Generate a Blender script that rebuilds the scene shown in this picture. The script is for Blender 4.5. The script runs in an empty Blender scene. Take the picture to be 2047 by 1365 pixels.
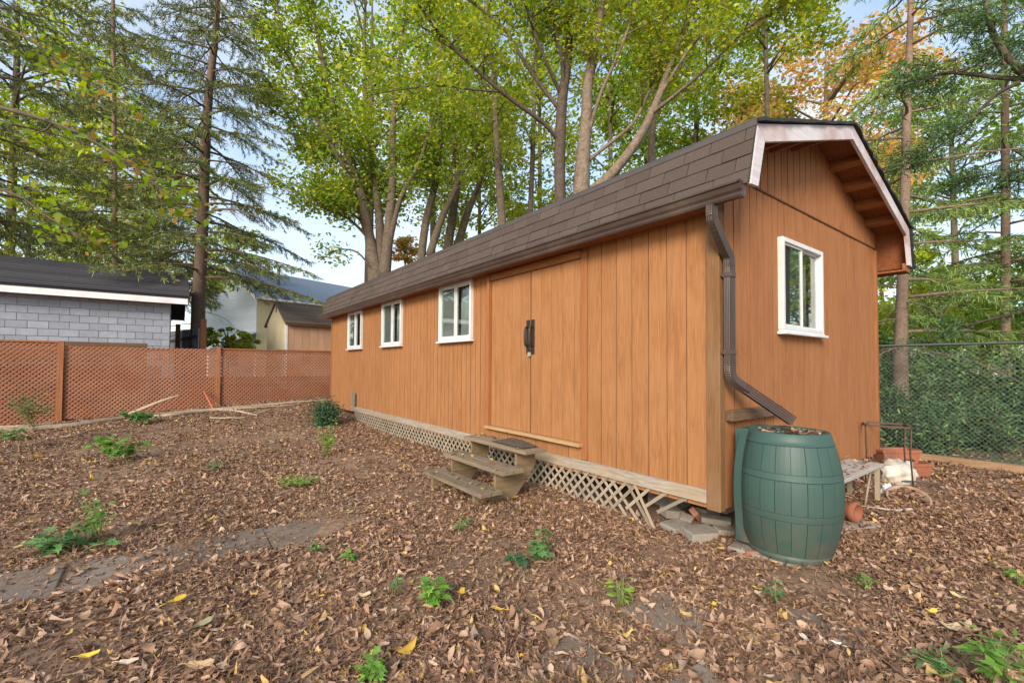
import bpy, bmesh, math, random
import numpy as np
from mathutils import Vector, Matrix
random.seed(7); rng = np.random.default_rng(11)
scene = bpy.context.scene
col = scene.collection
PI = math.pi

# ------------------------------------------------------------------ camera, sky, sun, exposure
F_PX, PITCH, ROLL, CYS = 898.83, 0.0271, 0.0063, 22.78
CAM_H = 1.5
cd = bpy.data.cameras.new('camera'); cam = bpy.data.objects.new('camera', cd); col.objects.link(cam)
cd.sensor_fit = 'HORIZONTAL'; cd.sensor_width = 36.0; cd.lens = 36.0 * F_PX / 2047.0
cd.shift_y = CYS / 2047.0; cd.clip_start = 0.05; cd.clip_end = 1500
_f = Vector((0, math.cos(PITCH), math.sin(PITCH))); _u0 = Vector((0, -math.sin(PITCH), math.cos(PITCH))); _r0 = Vector((1, 0, 0))
_r = _r0 * math.cos(ROLL) + _u0 * math.sin(ROLL); _u = _u0 * math.cos(ROLL) - _r0 * math.sin(ROLL)
M = Matrix.Identity(4)
for i in range(3):
    M[i][0] = _r[i]; M[i][1] = _u[i]; M[i][2] = -_f[i]
M[2][3] = CAM_H
cam.matrix_world = M
scene.camera = cam

SUN_AZ, SUN_EL = math.radians(200), math.radians(27)     # azimuth clockwise from +Y: behind the camera, to the left
sd = bpy.data.lights.new('sun', 'SUN'); sun = bpy.data.objects.new('sun', sd); col.objects.link(sun)
sd.energy = 2.6; sd.angle = math.radians(22); sd.color = (1.0, 0.88, 0.72)
sdir = Vector((math.sin(SUN_AZ) * math.cos(SUN_EL), math.cos(SUN_AZ) * math.cos(SUN_EL), math.sin(SUN_EL)))
sun.rotation_euler = sdir.to_track_quat('Z', 'Y').to_euler(); sun.location = (0, 0, 60)
w = bpy.data.worlds.new('World'); scene.world = w; w.use_nodes = True
nt = w.node_tree; nt.nodes.clear()
out = nt.nodes.new('ShaderNodeOutputWorld'); bg = nt.nodes.new('ShaderNodeBackground')
sky = nt.nodes.new('ShaderNodeTexSky'); sky.sky_type = 'NISHITA'; sky.sun_disc = False
sky.sun_elevation = SUN_EL; sky.sun_rotation = SUN_AZ; sky.air_density = 1.2; sky.dust_density = 1.0; sky.ozone_density = 1.5
tc = nt.nodes.new('ShaderNodeTexCoord'); mp = nt.nodes.new('ShaderNodeMapping'); mp.inputs['Scale'].default_value = (1.0, 1.0, 2.6)
nz = nt.nodes.new('ShaderNodeTexNoise'); nz.inputs['Scale'].default_value = 1.5; nz.inputs['Detail'].default_value = 7; nz.inputs['Roughness'].default_value = .6
rp = nt.nodes.new('ShaderNodeValToRGB'); rp.color_ramp.elements[0].position = .37; rp.color_ramp.elements[1].position = .70
mx = nt.nodes.new('ShaderNodeMix'); mx.data_type = 'RGBA'; mx.inputs['B'].default_value = (3.5, 3.85, 4.3, 1)
nt.links.new(tc.outputs['Generated'], mp.inputs['Vector']); nt.links.new(mp.outputs['Vector'], nz.inputs['Vector'])
nt.links.new(nz.outputs['Fac'], rp.inputs['Fac']); nt.links.new(rp.outputs['Color'], mx.inputs['Factor'])
nt.links.new(sky.outputs['Color'], mx.inputs['A']); nt.links.new(mx.outputs['Result'], bg.inputs['Color'])
bg.inputs['Strength'].default_value = 0.15
nt.links.new(bg.outputs['Background'], out.inputs['Surface'])
vs = scene.view_settings
vs.view_transform = 'Standard'; vs.look = 'None'; vs.exposure = 0.94; vs.gamma = 1.0; vs.use_curve_mapping = False
scene.render.engine = 'CYCLES'
scene.cycles.max_bounces = 6; scene.cycles.transparent_max_bounces = 6; scene.cycles.diffuse_bounces = 3
scene.cycles.glossy_bounces = 3; scene.cycles.transmission_bounces = 3
scene.cycles.use_denoising = True

# ------------------------------------------------------------------ coordinates
TH = 0.6456; CX, CY = 1.749, 3.807          # shed corner on the ground and its turn; shed frame: x across the end wall, y along the long wall
CT, ST = math.cos(TH), math.sin(TH)
def L2W(s, t, z=0.0): return Vector((CX + CT * s - ST * t, CY + ST * s + CT * t, z))
def W2L(x, y):
    dx, dy = x - CX, y - CY
    return CT * dx + ST * dy, -ST * dx + CT * dy
def sstep(a, b, v):
    v = np.clip((v - a) / (b - a), 0, 1); return v * v * (3 - 2 * v)
def gh(x, y):
    x = np.asarray(x, float); y = np.asarray(y, float)
    s, t = W2L(x, y)
    z = .40 * sstep(7.5, 13.5, t) * sstep(-8, .5, s)
    z = z - .05 * sstep(1.2, 0, np.abs(t - .2)) * sstep(1.0, 0, np.abs(s + .1))
    near = sstep(30, 12, np.hypot(x, y))
    z = z + near * (.014 * np.sin(2.1 * x + .7 * y) + .012 * np.sin(1.3 * y - 1.7 * x + 1) + .009 * np.sin(4.1 * x + 3.3 * y))
    return z
def ray(px, py):
    u = px - 1023.5; v = py - 682.5 - CYS
    u, v = u * math.cos(ROLL) + v * math.sin(ROLL), -u * math.sin(ROLL) + v * math.cos(ROLL)
    d = _f + _r0 * (u / F_PX) - _u0 * (v / F_PX)
    return d
def at(px, py, Y):                          # the point seen at a pixel of the photograph, Y metres into the scene
    d = ray(px, py); d = d * (Y / d.y); return Vector((d.x, d.y, d.z + CAM_H))
def onground(px, py):
    d = ray(px, py); z = 0.0
    for _ in range(8):
        k = (z - CAM_H) / d.z; z = float(gh(d.x * k, d.y * k))
    return Vector((d.x * k, d.y * k, z))

# ------------------------------------------------------------------ object helpers
def tag(o, label=None, cat=None, group=None, kind=None):
    if label: o['label'] = label
    if cat: o['category'] = cat
    if group: o['group'] = group
    if kind: o['kind'] = kind
    return o
def empty(name, loc=(0, 0, 0), rz=0.0):
    o = bpy.data.objects.new(name, None); col.objects.link(o); o.location = loc; o.rotation_euler = (0, 0, rz); o.empty_display_size = .2
    return o
def link(name, me, mat=None, parent=None, loc=None, rot=None, scale=None):
    o = bpy.data.objects.new(name, me); col.objects.link(o)
    if mat is not None and not me.materials: me.materials.append(mat)
    if parent is not None: o.parent = parent
    if loc is not None: o.location = loc
    if rot is not None: o.rotation_euler = rot
    if scale is not None: o.scale = scale
    return o
class MB:
    def __init__(s): s.v = []; s.f = []; s.sm = []
    def add(s, vs, fs, smooth=False):
        b = len(s.v); s.v += [tuple(v) for v in vs]; s.f += [tuple(i + b for i in f) for f in fs]; s.sm += [smooth] * len(fs); return s
    def box(s, x0, x1, y0, y1, z0, z1):
        return s.add([(x0, y0, z0), (x1, y0, z0), (x1, y1, z0), (x0, y1, z0), (x0, y0, z1), (x1, y0, z1), (x1, y1, z1), (x0, y1, z1)],
                     [(0, 3, 2, 1), (4, 5, 6, 7), (0, 1, 5, 4), (1, 2, 6, 5), (2, 3, 7, 6), (3, 0, 4, 7)])
    def prism(s, poly, axis, a, b):          # polygon in the two other axes, extruded a..b along axis
        n = len(poly)
        def P(q, h):
            return {'x': (h, q[0], q[1]), 'y': (q[0], h, q[1]), 'z': (q[0], q[1], h)}[axis]
        vs = [P(q, a) for q in poly] + [P(q, b) for q in poly]
        fs = [tuple(range(n)), tuple(range(2 * n - 1, n - 1, -1))] + [(i, i + n, (i + 1) % n + n, (i + 1) % n) for i in range(n)]
        return s.add(vs, fs)
    def tube(s, pts, rad, sides=8, cap=True, prof=None):
        pts = [Vector(p) for p in pts]; n = len(pts)
        if not hasattr(rad, '__len__'): rad = [rad] * n
        t = [(pts[min(i + 1, n - 1)] - pts[max(i - 1, 0)]).normalized() for i in range(n)]
        a = Vector((0, 0, 1)) if abs(t[0].z) < .9 else Vector((1, 0, 0))
        nrm = (a - t[0] * a.dot(t[0])).normalized(); vs = []; k = len(prof) if prof else sides
        for i in range(n):
            nrm = (nrm - t[i] * nrm.dot(t[i])).normalized(); bn = t[i].cross(nrm)
            for j in range(k):
                if prof: vs.append(pts[i] + nrm * prof[j][0] * rad[i] + bn * prof[j][1] * rad[i])
                else:
                    an = 2 * PI * j / k; vs.append(pts[i] + (nrm * math.cos(an) + bn * math.sin(an)) * rad[i])
        fs = [(i * k + j, i * k + (j + 1) % k, (i + 1) * k + (j + 1) % k, (i + 1) * k + j) for i in range(n - 1) for j in range(k)]
        if cap: fs += [tuple(range(k - 1, -1, -1)), tuple((n - 1) * k + j for j in range(k))]
        return s.add(vs, fs, True)
    def lathe(s, prof, sides=32, a0=0, a1=2 * PI, c=(0, 0, 0)):
        full = abs(a1 - a0 - 2 * PI) < 1e-6; m = sides if full else sides + 1
        vs = [(c[0] + r * math.cos(a0 + (a1 - a0) * j / sides), c[1] + r * math.sin(a0 + (a1 - a0) * j / sides), c[2] + z) for r, z in prof for j in range(m)]
        fs = []
        for i in range(len(prof) - 1):
            for j in range(sides):
                j2 = (j + 1) % m; fs.append((i * m + j, i * m + j2, (i + 1) * m + j2, (i + 1) * m + j))
        return s.add(vs, fs, True)
    def mesh(s, name):
        me = bpy.data.meshes.new(name); me.from_pydata(s.v, [], s.f); me.polygons.foreach_set('use_smooth', s.sm); me.update(); return me
    def build(s, name, mat, parent=None, loc=None, rot=None, bevel=0, smooth_angle=False):
        me = s.mesh(name)
        bm = bmesh.new(); bm.from_mesh(me); bmesh.ops.recalc_face_normals(bm, faces=bm.faces); bm.to_mesh(me); bm.free()
        o = link(name, me, mat, parent, loc, rot)
        if bevel:
            b = o.modifiers.new('bevel', 'BEVEL'); b.width = bevel; b.segments = 2; b.limit_method = 'ANGLE'
        return o
def bulk(name, V, Q, mat, parent=None, colr=None, smooth=False):     # numpy quads, optional colour per face
    V = np.asarray(V, np.float32); Q = np.asarray(Q, np.int32); k = Q.shape[1]
    me = bpy.data.meshes.new(name); me.vertices.add(len(V)); me.vertices.foreach_set('co', V.ravel())
    me.loops.add(Q.size); me.loops.foreach_set('vertex_index', Q.ravel())
    me.polygons.add(len(Q)); me.polygons.foreach_set('loop_start', np.arange(0, Q.size, k, dtype=np.int32))
    if smooth: me.polygons.foreach_set('use_smooth', np.ones(len(Q), bool))
    me.update(calc_edges=True)
    if colr is not None:
        a = me.attributes.new('tint', 'FLOAT_COLOR', 'FACE'); c4 = np.ones((len(Q), 4), np.float32); c4[:, :3] = colr; a.data.foreach_set('color', c4.ravel())
    return link(name, me, mat, parent)

# ------------------------------------------------------------------ materials
MATS = {}
def newmat(name):
    m = bpy.data.materials.new(name); m.use_nodes = True; MATS[name] = m
    return m, m.node_tree, m.node_tree.nodes['Principled BSDF']
def N(t, kind, **kw):
    n = t.nodes.new(kind)
    for k, v in kw.items():
        if k in n.inputs: n.inputs[k].default_value = v
        else: setattr(n, k, v)
    return n
def ramp(t, stops):
    r = t.nodes.new('ShaderNodeValToRGB'); e = r.color_ramp.elements
    while len(e) < len(stops): e.new(.5)
    for i, (p, c) in enumerate(stops):
        e[i].position = p; e[i].color = (*c, 1) if len(c) == 3 else c
    return r
def mul(c, k): return tuple(min(1, x * k) for x in c)
def objvec(t, scale=(1, 1, 1), rand=True, world=False):
    tcn = N(t, 'ShaderNodeTexCoord'); mpn = N(t, 'ShaderNodeMapping'); mpn.inputs['Scale'].default_value = scale
    if world:
        g = N(t, 'ShaderNodeNewGeometry'); t.links.new(g.outputs['Position'], mpn.inputs['Vector']); return mpn.outputs['Vector']
    if rand:
        oi = N(t, 'ShaderNodeObjectInfo'); m1 = N(t, 'ShaderNodeVectorMath', operation='SCALE'); cmb = N(t, 'ShaderNodeCombineXYZ')
        for i in range(3): t.links.new(oi.outputs['Random'], cmb.inputs[i])
        t.links.new(cmb.outputs[0], m1.inputs[0]); m1.inputs['Scale'].default_value = 53.0
        ad = N(t, 'ShaderNodeVectorMath', operation='ADD'); t.links.new(tcn.outputs['Object'], ad.inputs[0]); t.links.new(m1.outputs[0], ad.inputs[1])
        t.links.new(ad.outputs[0], mpn.inputs['Vector'])
    else: t.links.new(tcn.outputs['Object'], mpn.inputs['Vector'])
    return mpn.outputs['Vector']
def bump(t, b, src, strength=.3, dist=.01):
    bn = N(t, 'ShaderNodeBump'); bn.inputs['Strength'].default_value = strength; bn.inputs['Distance'].default_value = dist
    t.links.new(src, bn.inputs['Height']); t.links.new(bn.outputs['Normal'], b.inputs['Normal'])
def wood(name, c1, c2, axis='z', grain=26, rough=.75, wear=None, wear_amt=.5, vari=.12, bstr=.25, cath=True):
    m, t, b = newmat(name)
    sc = [grain, grain, grain]; sc['xyz'.index(axis)] = grain * .055
    v = objvec(t, tuple(sc))
    n1 = N(t, 'ShaderNodeTexNoise', Scale=1.0, Detail=8.0, Roughness=.62, Distortion=1.6); t.links.new(v, n1.inputs['Vector'])
    v3 = objvec(t, tuple(x * .34 for x in sc))
    wv = N(t, 'ShaderNodeTexNoise', Scale=1.0, Detail=2.0, Distortion=2.6); t.links.new(v3, wv.inputs['Vector'])
    sn = N(t, 'ShaderNodeMath', operation='SINE'); mm = N(t, 'ShaderNodeMath', operation='MULTIPLY'); mm.inputs[1].default_value = 42.0
    t.links.new(wv.outputs['Fac'], mm.inputs[0]); t.links.new(mm.outputs[0], sn.inputs[0])
    md = N(t, 'ShaderNodeMath', operation='MULTIPLY_ADD'); md.inputs[1].default_value = .10 if cath else 0.02; t.links.new(sn.outputs[0], md.inputs[0]); t.links.new(n1.outputs['Fac'], md.inputs[2])
    r = ramp(t, [(.30, c1), (.72, c2)]); t.links.new(md.outputs[0], r.inputs['Fac'])
    cur = r.outputs['Color']
    v2 = objvec(t, (1.1, 1.1, 1.1)); n2 = N(t, 'ShaderNodeTexNoise', Scale=1.4, Detail=5.0, Roughness=.6); t.links.new(v2, n2.inputs['Vector'])
    if wear:
        r2 = ramp(t, [(.44, (0, 0, 0)), (.64, (wear_amt,) * 3)]); t.links.new(n2.outputs['Fac'], r2.inputs['Fac'])
        x = N(t, 'ShaderNodeMix', data_type='RGBA'); t.links.new(r2.outputs['Color'], x.inputs['Factor']); t.links.new(cur, x.inputs['A']); x.inputs['B'].default_value = (*wear, 1); cur = x.outputs['Result']
    oi = N(t, 'ShaderNodeObjectInfo'); mr = N(t, 'ShaderNodeMapRange'); mr.inputs['To Min'].default_value = 1 - vari; mr.inputs['To Max'].default_value = 1 + vari; t.links.new(oi.outputs['Random'], mr.inputs['Value'])
    r3 = N(t, 'ShaderNodeMapRange'); r3.inputs['To Min'].default_value = .82; r3.inputs['To Max'].default_value = 1.18; t.links.new(n2.outputs['Fac'], r3.inputs['Value'])
    pm = N(t, 'ShaderNodeMath', operation='MULTIPLY'); t.links.new(mr.outputs[0], pm.inputs[0]); t.links.new(r3.outputs[0], pm.inputs[1])
    vm = N(t, 'ShaderNodeVectorMath', operation='SCALE'); t.links.new(cur, vm.inputs[0]); t.links.new(pm.outputs[0], vm.inputs['Scale'])
    t.links.new(vm.outputs[0], b.inputs['Base Color']); b.inputs['Roughness'].default_value = rough
    b.inputs['Specular IOR Level'].default_value = .25
    bump(t, b, md.outputs[0], bstr, .006)
    return m
def plain(name, c, rough=.6, vari=.1, scale=6, metal=0, dirt=None, dirt_amt=.6, bstr=.1, spec=.4, world=False, fine=0):
    m, t, b = newmat(name)
    v = objvec(t, (scale,) * 3, world=world); n1 = N(t, 'ShaderNodeTexNoise', Scale=1.0, Detail=7.0, Roughness=.65); t.links.new(v, n1.inputs['Vector'])
    r = ramp(t, [(.3, mul(c, 1 - vari)), (.7, mul(c, 1 + vari))]); t.links.new(n1.outputs['Fac'], r.inputs['Fac']); cur = r.outputs['Color']
    if dirt:
        n2 = N(t, 'ShaderNodeTexNoise', Scale=.45, Detail=6.0, Roughness=.7); t.links.new(v, n2.inputs['Vector'])
        r2 = ramp(t, [(.48, (0, 0, 0)), (.68, (dirt_amt,) * 3)]); t.links.new(n2.outputs['Fac'], r2.inputs['Fac'])
        x = N(t, 'ShaderNodeMix', data_type='RGBA'); t.links.new(r2.outputs['Color'], x.inputs['Factor']); t.links.new(cur, x.inputs['A']); x.inputs['B'].default_value = (*dirt, 1); cur = x.outputs['Result']
    oi = N(t, 'ShaderNodeObjectInfo'); mr = N(t, 'ShaderNodeMapRange'); mr.inputs['To Min'].default_value = 1 - vari; mr.inputs['To Max'].default_value = 1 + vari; t.links.new(oi.outputs['Random'], mr.inputs['Value'])
    vm = N(t, 'ShaderNodeVectorMath', operation='SCALE'); t.links.new(cur, vm.inputs[0]); t.links.new(mr.outputs[0], vm.inputs['Scale'])
    t.links.new(vm.outputs[0], b.inputs['Base Color']); b.inputs['Roughness'].default_value = rough; b.inputs['Metallic'].default_value = metal; b.inputs['Specular IOR Level'].default_value = spec
    src = n1.outputs['Fac']
    if fine:
        n3 = N(t, 'ShaderNodeTexNoise', Scale=fine, Detail=3.0); t.links.new(v, n3.inputs['Vector']); src = n3.outputs['Fac']
    if bstr: bump(t, b, src, bstr, .008)
    return m
def leafmat(name, trans=.35, rough=.55, k=1.0, noise=True):
    m, t, b = newmat(name)
    a = N(t, 'ShaderNodeAttribute', attribute_name='tint')
    t.links.new(a.outputs['Color'], b.inputs['Base Color']); b.inputs['Roughness'].default_value = rough; b.inputs['Specular IOR Level'].default_value = .3
    if trans > 0:
        tr = N(t, 'ShaderNodeBsdfTranslucent'); hs = N(t, 'ShaderNodeHueSaturation', Saturation=1.15, Value=1.5 * k); t.links.new(a.outputs['Color'], hs.inputs['Color']); t.links.new(hs.outputs[0], tr.inputs['Color'])
        ms = N(t, 'ShaderNodeMixShader'); ms.inputs[0].default_value = trans; t.links.new(b.outputs[0], ms.inputs[1]); t.links.new(tr.outputs[0], ms.inputs[2])
        t.links.new(ms.outputs[0], t.nodes['Material Output'].inputs['Surface'])
    return m
SIDING = wood('siding_stain', (.255, .110, .042), (.365, .168, .067), 'z', 24, .8, wear=(.31, .150, .067), wear_amt=.5, vari=.03, bstr=.4)
SIDING_END = wood('siding_stain_end', (.258, .104, .040), (.350, .150, .059), 'z', 24, .8, wear=(.30, .135, .060), wear_amt=.5, vari=.03, bstr=.4)
SIDING_DARK = plain('siding_groove', (.105, .044, .019), .9)  # backing behind the boards; groove shade and grime put into its dark colour
SOFFIT = wood('soffit_plywood', (.19, .065, .028), (.29, .105, .045), 'x', 18, .8, vari=.08)
POSTW = wood('post_wood', (.150, .076, .031), (.225, .115, .049), 'z', 30, .8, wear=(.18, .12, .07), wear_amt=.5, vari=.05)
TRIMV = wood('trim_brown', (.235, .092, .035), (.32, .132, .052), 'z', 26, .75, vari=.08)
TRIMX = wood('trim_brown_x', (.235, .092, .035), (.32, .132, .052), 'y', 26, .75, vari=.08)
GREYWOOD_Y = wood('weathered_grey_y', (.21, .18, .15), (.40, .355, .305), 'y', 34, .85, wear=(.32, .23, .135), wear_amt=.7, vari=.12, bstr=.5)
GREYWOOD_Z = wood('weathered_grey_z', (.21, .175, .135), (.36, .305, .24), 'z', 40, .85, wear=(.30, .23, .15), wear_amt=.5, vari=.18, bstr=.4, cath=False)
STEPW = wood('step_wood', (.135, .10, .070), (.265, .205, .145), 'y', 30, .85, wear=(.21, .17, .105), wear_amt=.55, vari=.10, bstr=.5)
STEPV = wood('step_wood_v', (.14, .10, .06), (.26, .19, .115), 'x', 26, .85, wear=(.22, .17, .09), wear_amt=.5, vari=.10, bstr=.4)
PALEWOOD = wood('sill_pale', (.30, .18, .08), (.44, .29, .14), 'y', 34, .8, wear=(.35, .25, .15), wear_amt=.4)
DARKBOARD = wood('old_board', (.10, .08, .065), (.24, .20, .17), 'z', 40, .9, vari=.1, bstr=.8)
BARGE = wood('barge_paint', (.50, .47, .50), (.66, .63, .65), 'x', 20, .7, wear=(.30, .16, .14), wear_amt=.75, vari=.05, bstr=.5, cath=False)
WHITE = plain('window_white', (.60, .61, .62), .45, .06, 5, dirt=(.42, .42, .40), dirt_amt=.5, bstr=.04)
SHINGLE = plain('roof_shingle', (.086, .065, .056), .92, .13, 60, dirt=(.11, .086, .070), dirt_amt=.5, bstr=.5, fine=6, spec=.2)
SHINGLE_EDGE = plain('roof_edge_dark', (.028, .030, .030), .9, .3, 30, bstr=.5)
FLASH = plain('flashing_metal', (.085, .07, .063), .42, .12, 3, metal=.2, bstr=.05)
GUTTER = plain('gutter_brown', (.056, .035, .028), .36, .12, 3, dirt=(.12, .09, .07), dirt_amt=.45, bstr=.04, spec=.5)
BLACKIRON = plain('black_iron', (.035, .030, .028), .42, .2, 20, metal=.3)
BRASS = plain('padlock_metal', (.55, .54, .50), .4, .1, 8, metal=.6)
DARKROOM = plain('interior_dark', (.05, .045, .04), .9)
CURTAIN = plain('curtain_cloth', (.42, .47, .47), .9, .15, 4)
SCREEN_E = plain('insect_screen_end', (.10, .105, .115), .7, .1, 4)
SCREEN = plain('insect_screen', (.22, .225, .22), .7, .1, 4)
def glassmat():
    m, t, b = newmat('window_glass'); t.nodes.remove(b)
    lw = N(t, 'ShaderNodeLayerWeight'); lw.inputs['Blend'].default_value = .5; pw = N(t, 'ShaderNodeMath', operation='POWER'); pw.inputs[1].default_value = 2.6; t.links.new(lw.outputs['Facing'], pw.inputs[0])
    fr = N(t, 'ShaderNodeMath', operation='MULTIPLY_ADD'); fr.inputs[1].default_value = .62; fr.inputs[2].default_value = .07; t.links.new(pw.outputs[0], fr.inputs[0]); tr = N(t, 'ShaderNodeBsdfTransparent'); tr.inputs[0].default_value = (.86, .9, .88, 1)
    gl = N(t, 'ShaderNodeBsdfGlossy'); gl.inputs['Roughness'].default_value = .015; gl.inputs['Color'].default_value = (.9, .95, .95, 1)
    ms = N(t, 'ShaderNodeMixShader'); t.links.new(fr.outputs[0], ms.inputs[0]); t.links.new(tr.outputs[0], ms.inputs[1]); t.links.new(gl.outputs[0], ms.inputs[2])
    t.links.new(ms.outputs[0], t.nodes['Material Output'].inputs['Surface']); return m
GLASS = glassmat()
BARRELG = plain('barrel_green', (.038, .080, .068), .52, .07, 3, bstr=.05, spec=.45)
def barrelmat():
    m = BARRELG; t = m.node_tree; b = t.nodes['Principled BSDF']; src = b.inputs['Base Color'].links[0].from_socket
    tcn = N(t, 'ShaderNodeTexCoord'); sx = N(t, 'ShaderNodeSeparateXYZ'); t.links.new(tcn.outputs['Object'], sx.inputs[0])
    geo = N(t, 'ShaderNodeNewGeometry'); nn_ = N(t, 'ShaderNodeTexNoise', Scale=7.0, Detail=6.0, Roughness=.7); t.links.new(geo.outputs['Position'], nn_.inputs['Vector'])
    mr = N(t, 'ShaderNodeMapRange'); mr.inputs['From Min'].default_value = .50; mr.inputs['From Max'].default_value = .05; t.links.new(sx.outputs['Z'], mr.inputs['Value'])
    mu = N(t, 'ShaderNodeMath', operation='MULTIPLY'); t.links.new(mr.outputs[0], mu.inputs[0]); r_ = ramp(t, [(.38, (0, 0, 0)), (.68, (.95, .95, .95))]); t.links.new(nn_.outputs['Fac'], r_.inputs['Fac']); t.links.new(r_.outputs['Color'], mu.inputs[1])
    x = N(t, 'ShaderNodeMix', data_type='RGBA'); t.links.new(mu.outputs[0], x.inputs['Factor']); t.links.new(src, x.inputs['A']); x.inputs['B'].default_value = (.105, .085, .062, 1); t.links.new(x.outputs['Result'], b.inputs['Base Color'])
barrelmat()
BARRELD = plain('barrel_lid', (.022, .060, .050), .55, .1, 4)
TERRA = plain('terracotta', (.27, .095, .05), .85, .18, 7, dirt=(.20, .12, .085), dirt_amt=.6, bstr=.2)
STONE = plain('paver_stone', (.27, .235, .20), .92, .18, 9, dirt=(.17, .13, .095), dirt_amt=.7, bstr=.5, fine=8)
BRICK = plain('old_brick', (.34, .15, .10), .92, .2, 12, dirt=(.22, .15, .12), dirt_amt=.6, bstr=.4)
SLAB = plain('slab_stone', (.185, .148, .118), .92, .16, 5, dirt=(.17, .115, .078), dirt_amt=.7, bstr=.5, fine=10)
BAGM = plain('white_bag', (.48, .45, .41), .55, .12, 7, dirt=(.45, .36, .26), dirt_amt=.6)
PAPER = plain('white_paper', (.72, .74, .76), .6, .08, 6)
LATTICE = wood('lattice_stain', (.245, .100, .056), (.335, .150, .088), 'x', 18, .85, wear=(.30, .17, .11), wear_amt=.5, vari=.04, cath=False)
FENCEPOST = wood('fence_post', (.24, .092, .040), (.34, .145, .066), 'z', 26, .85, vari=.08)
OLDPLANK = wood('old_plank', (.115, .062, .034), (.20, .112, .062), 'x', 24, .85, vari=.1)
BLOCK = plain('painted_block', (.285, .305, .355), .9, .10, 8, dirt=(.26, .27, .33), dirt_amt=.4, bstr=.35, fine=9)
MORTAR = plain('block_joint', (.10, .10, .13), .95, .1, 8)
GROOF = plain('garage_shingle', (.056, .053, .060), .93, .25, 30, dirt=(.065, .060, .066), dirt_amt=.5, bstr=.6, spec=.2)
FASCIA = plain('white_fascia', (.74, .72, .74), .6, .06, 4, dirt=(.55, .45, .44), dirt_amt=.4)
GREYBOARD = wood('grey_fence_board', (.26, .27, .29), (.42, .43, .46), 'z', 26, .9, vari=.15)
HSIDE = plain('house_siding_blue', (.46, .53, .63), .6, .04, 2)
HYEL = plain('house_siding_cream', (.66, .55, .33), .7, .05, 2)
HROOF = plain('house_roof', (.15, .19, .255), .9, .12, 5, bstr=.2)
BEIGE = wood('beige_board', (.46, .40, .27), (.58, .50, .36), 'z', 14, .85, vari=.05, cath=False)
PINKB = wood('pinkish_board', (.44, .25, .155), (.54, .33, .21), 'z', 14, .85, vari=.05, cath=False)
BEIGEROOF = plain('shed_shingle', (.125, .10, .092), .93, .2, 20, bstr=.4, spec=.2)
DGLASS = plain('far_window', (.07, .09, .11), .15, .2, 3)
GALV = plain('galvanised', (.22, .25, .25), .5, .1, 10, metal=.6)
RAILM = plain('rail_dark', (.035, .045, .042), .5, .2, 10)
BARK = plain('bark_grey', (.160, .120, .090), .95, .45, 13, dirt=(.09, .066, .048), dirt_amt=.85, bstr=.8)
BARKD = plain('bark_dark', (.115, .088, .066), .95, .32, 9, dirt=(.20, .18, .11), dirt_amt=.6, bstr=.8)
BARKS = plain('bark_spruce', (.18, .125, .092), .95, .35, 16, dirt=(.12, .08, .06), dirt_amt=.7, bstr=.9)
LOGW = wood('dead_branch', (.30, .22, .15), (.50, .39, .28), 'x', 18, .9, wear=(.18, .13, .10), wear_amt=.7)
REDP = plain('red_paint', (.52, .12, .07), .7, .15, 10)
LEAFM = leafmat('leaf', .5, k=1.15); NEEDLE = leafmat('needle', .15, .6); LITTER = leafmat('litter', .10, .75); WEEDM = leafmat('weed_leaf', .30)
STEMM = plain('weed_stem', (.16, .22, .07), .7, .2, 20)
# soil
m, t, b = newmat('soil')
v = objvec(t, (1, 1, 1), world=True)
n1 = N(t, 'ShaderNodeTexNoise', Scale=.9, Detail=9.0, Roughness=.7); n2 = N(t, 'ShaderNodeTexNoise', Scale=24.0, Detail=8.0, Roughness=.75); n3 = N(t, 'ShaderNodeTexVoronoi', Scale=34.0)
for n in (n1, n2, n3): t.links.new(v, n.inputs['Vector'])
r1 = ramp(t, [(.35, (.19, .124, .083)), (.65, (.34, .24, .168))]); t.links.new(n1.outputs['Fac'], r1.inputs['Fac'])
r2 = ramp(t, [(.35, (.55, .5, .46)), (.65, (1.25, 1.2, 1.15))]); t.links.new(n2.outputs['Fac'], r2.inputs['Fac'])
x = N(t, 'ShaderNodeMix', data_type='RGBA', blend_type='MULTIPLY'); x.inputs['Factor'].default_value = 1; t.links.new(r1.outputs['Color'], x.inputs['A']); t.links.new(r2.outputs['Color'], x.inputs['B'])
t.links.new(x.outputs['Result'], b.inputs['Base Color']); b.inputs['Roughness'].default_value = .95; b.inputs['Specular IOR Level'].default_value = .2
bump(t, b, n2.outputs['Fac'], .8, .02); SOIL = m
m, t, b = newmat('lawn')
v = objvec(t, (1, 1, 1), world=True)
n1 = N(t, 'ShaderNodeTexNoise', Scale=.6, Detail=9.0, Roughness=.75); t.links.new(v, n1.inputs['Vector'])
r1 = ramp(t, [(.35, (.09, .065, .04)), (.5, (.07, .10, .035)), (.7, (.11, .15, .045))]); t.links.new(n1.outputs['Fac'], r1.inputs['Fac'])
t.links.new(r1.outputs['Color'], b.inputs['Base Color']); b.inputs['Roughness'].default_value = .95; bump(t, b, n1.outputs['Fac'], .8, .05); LAWN = m

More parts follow.
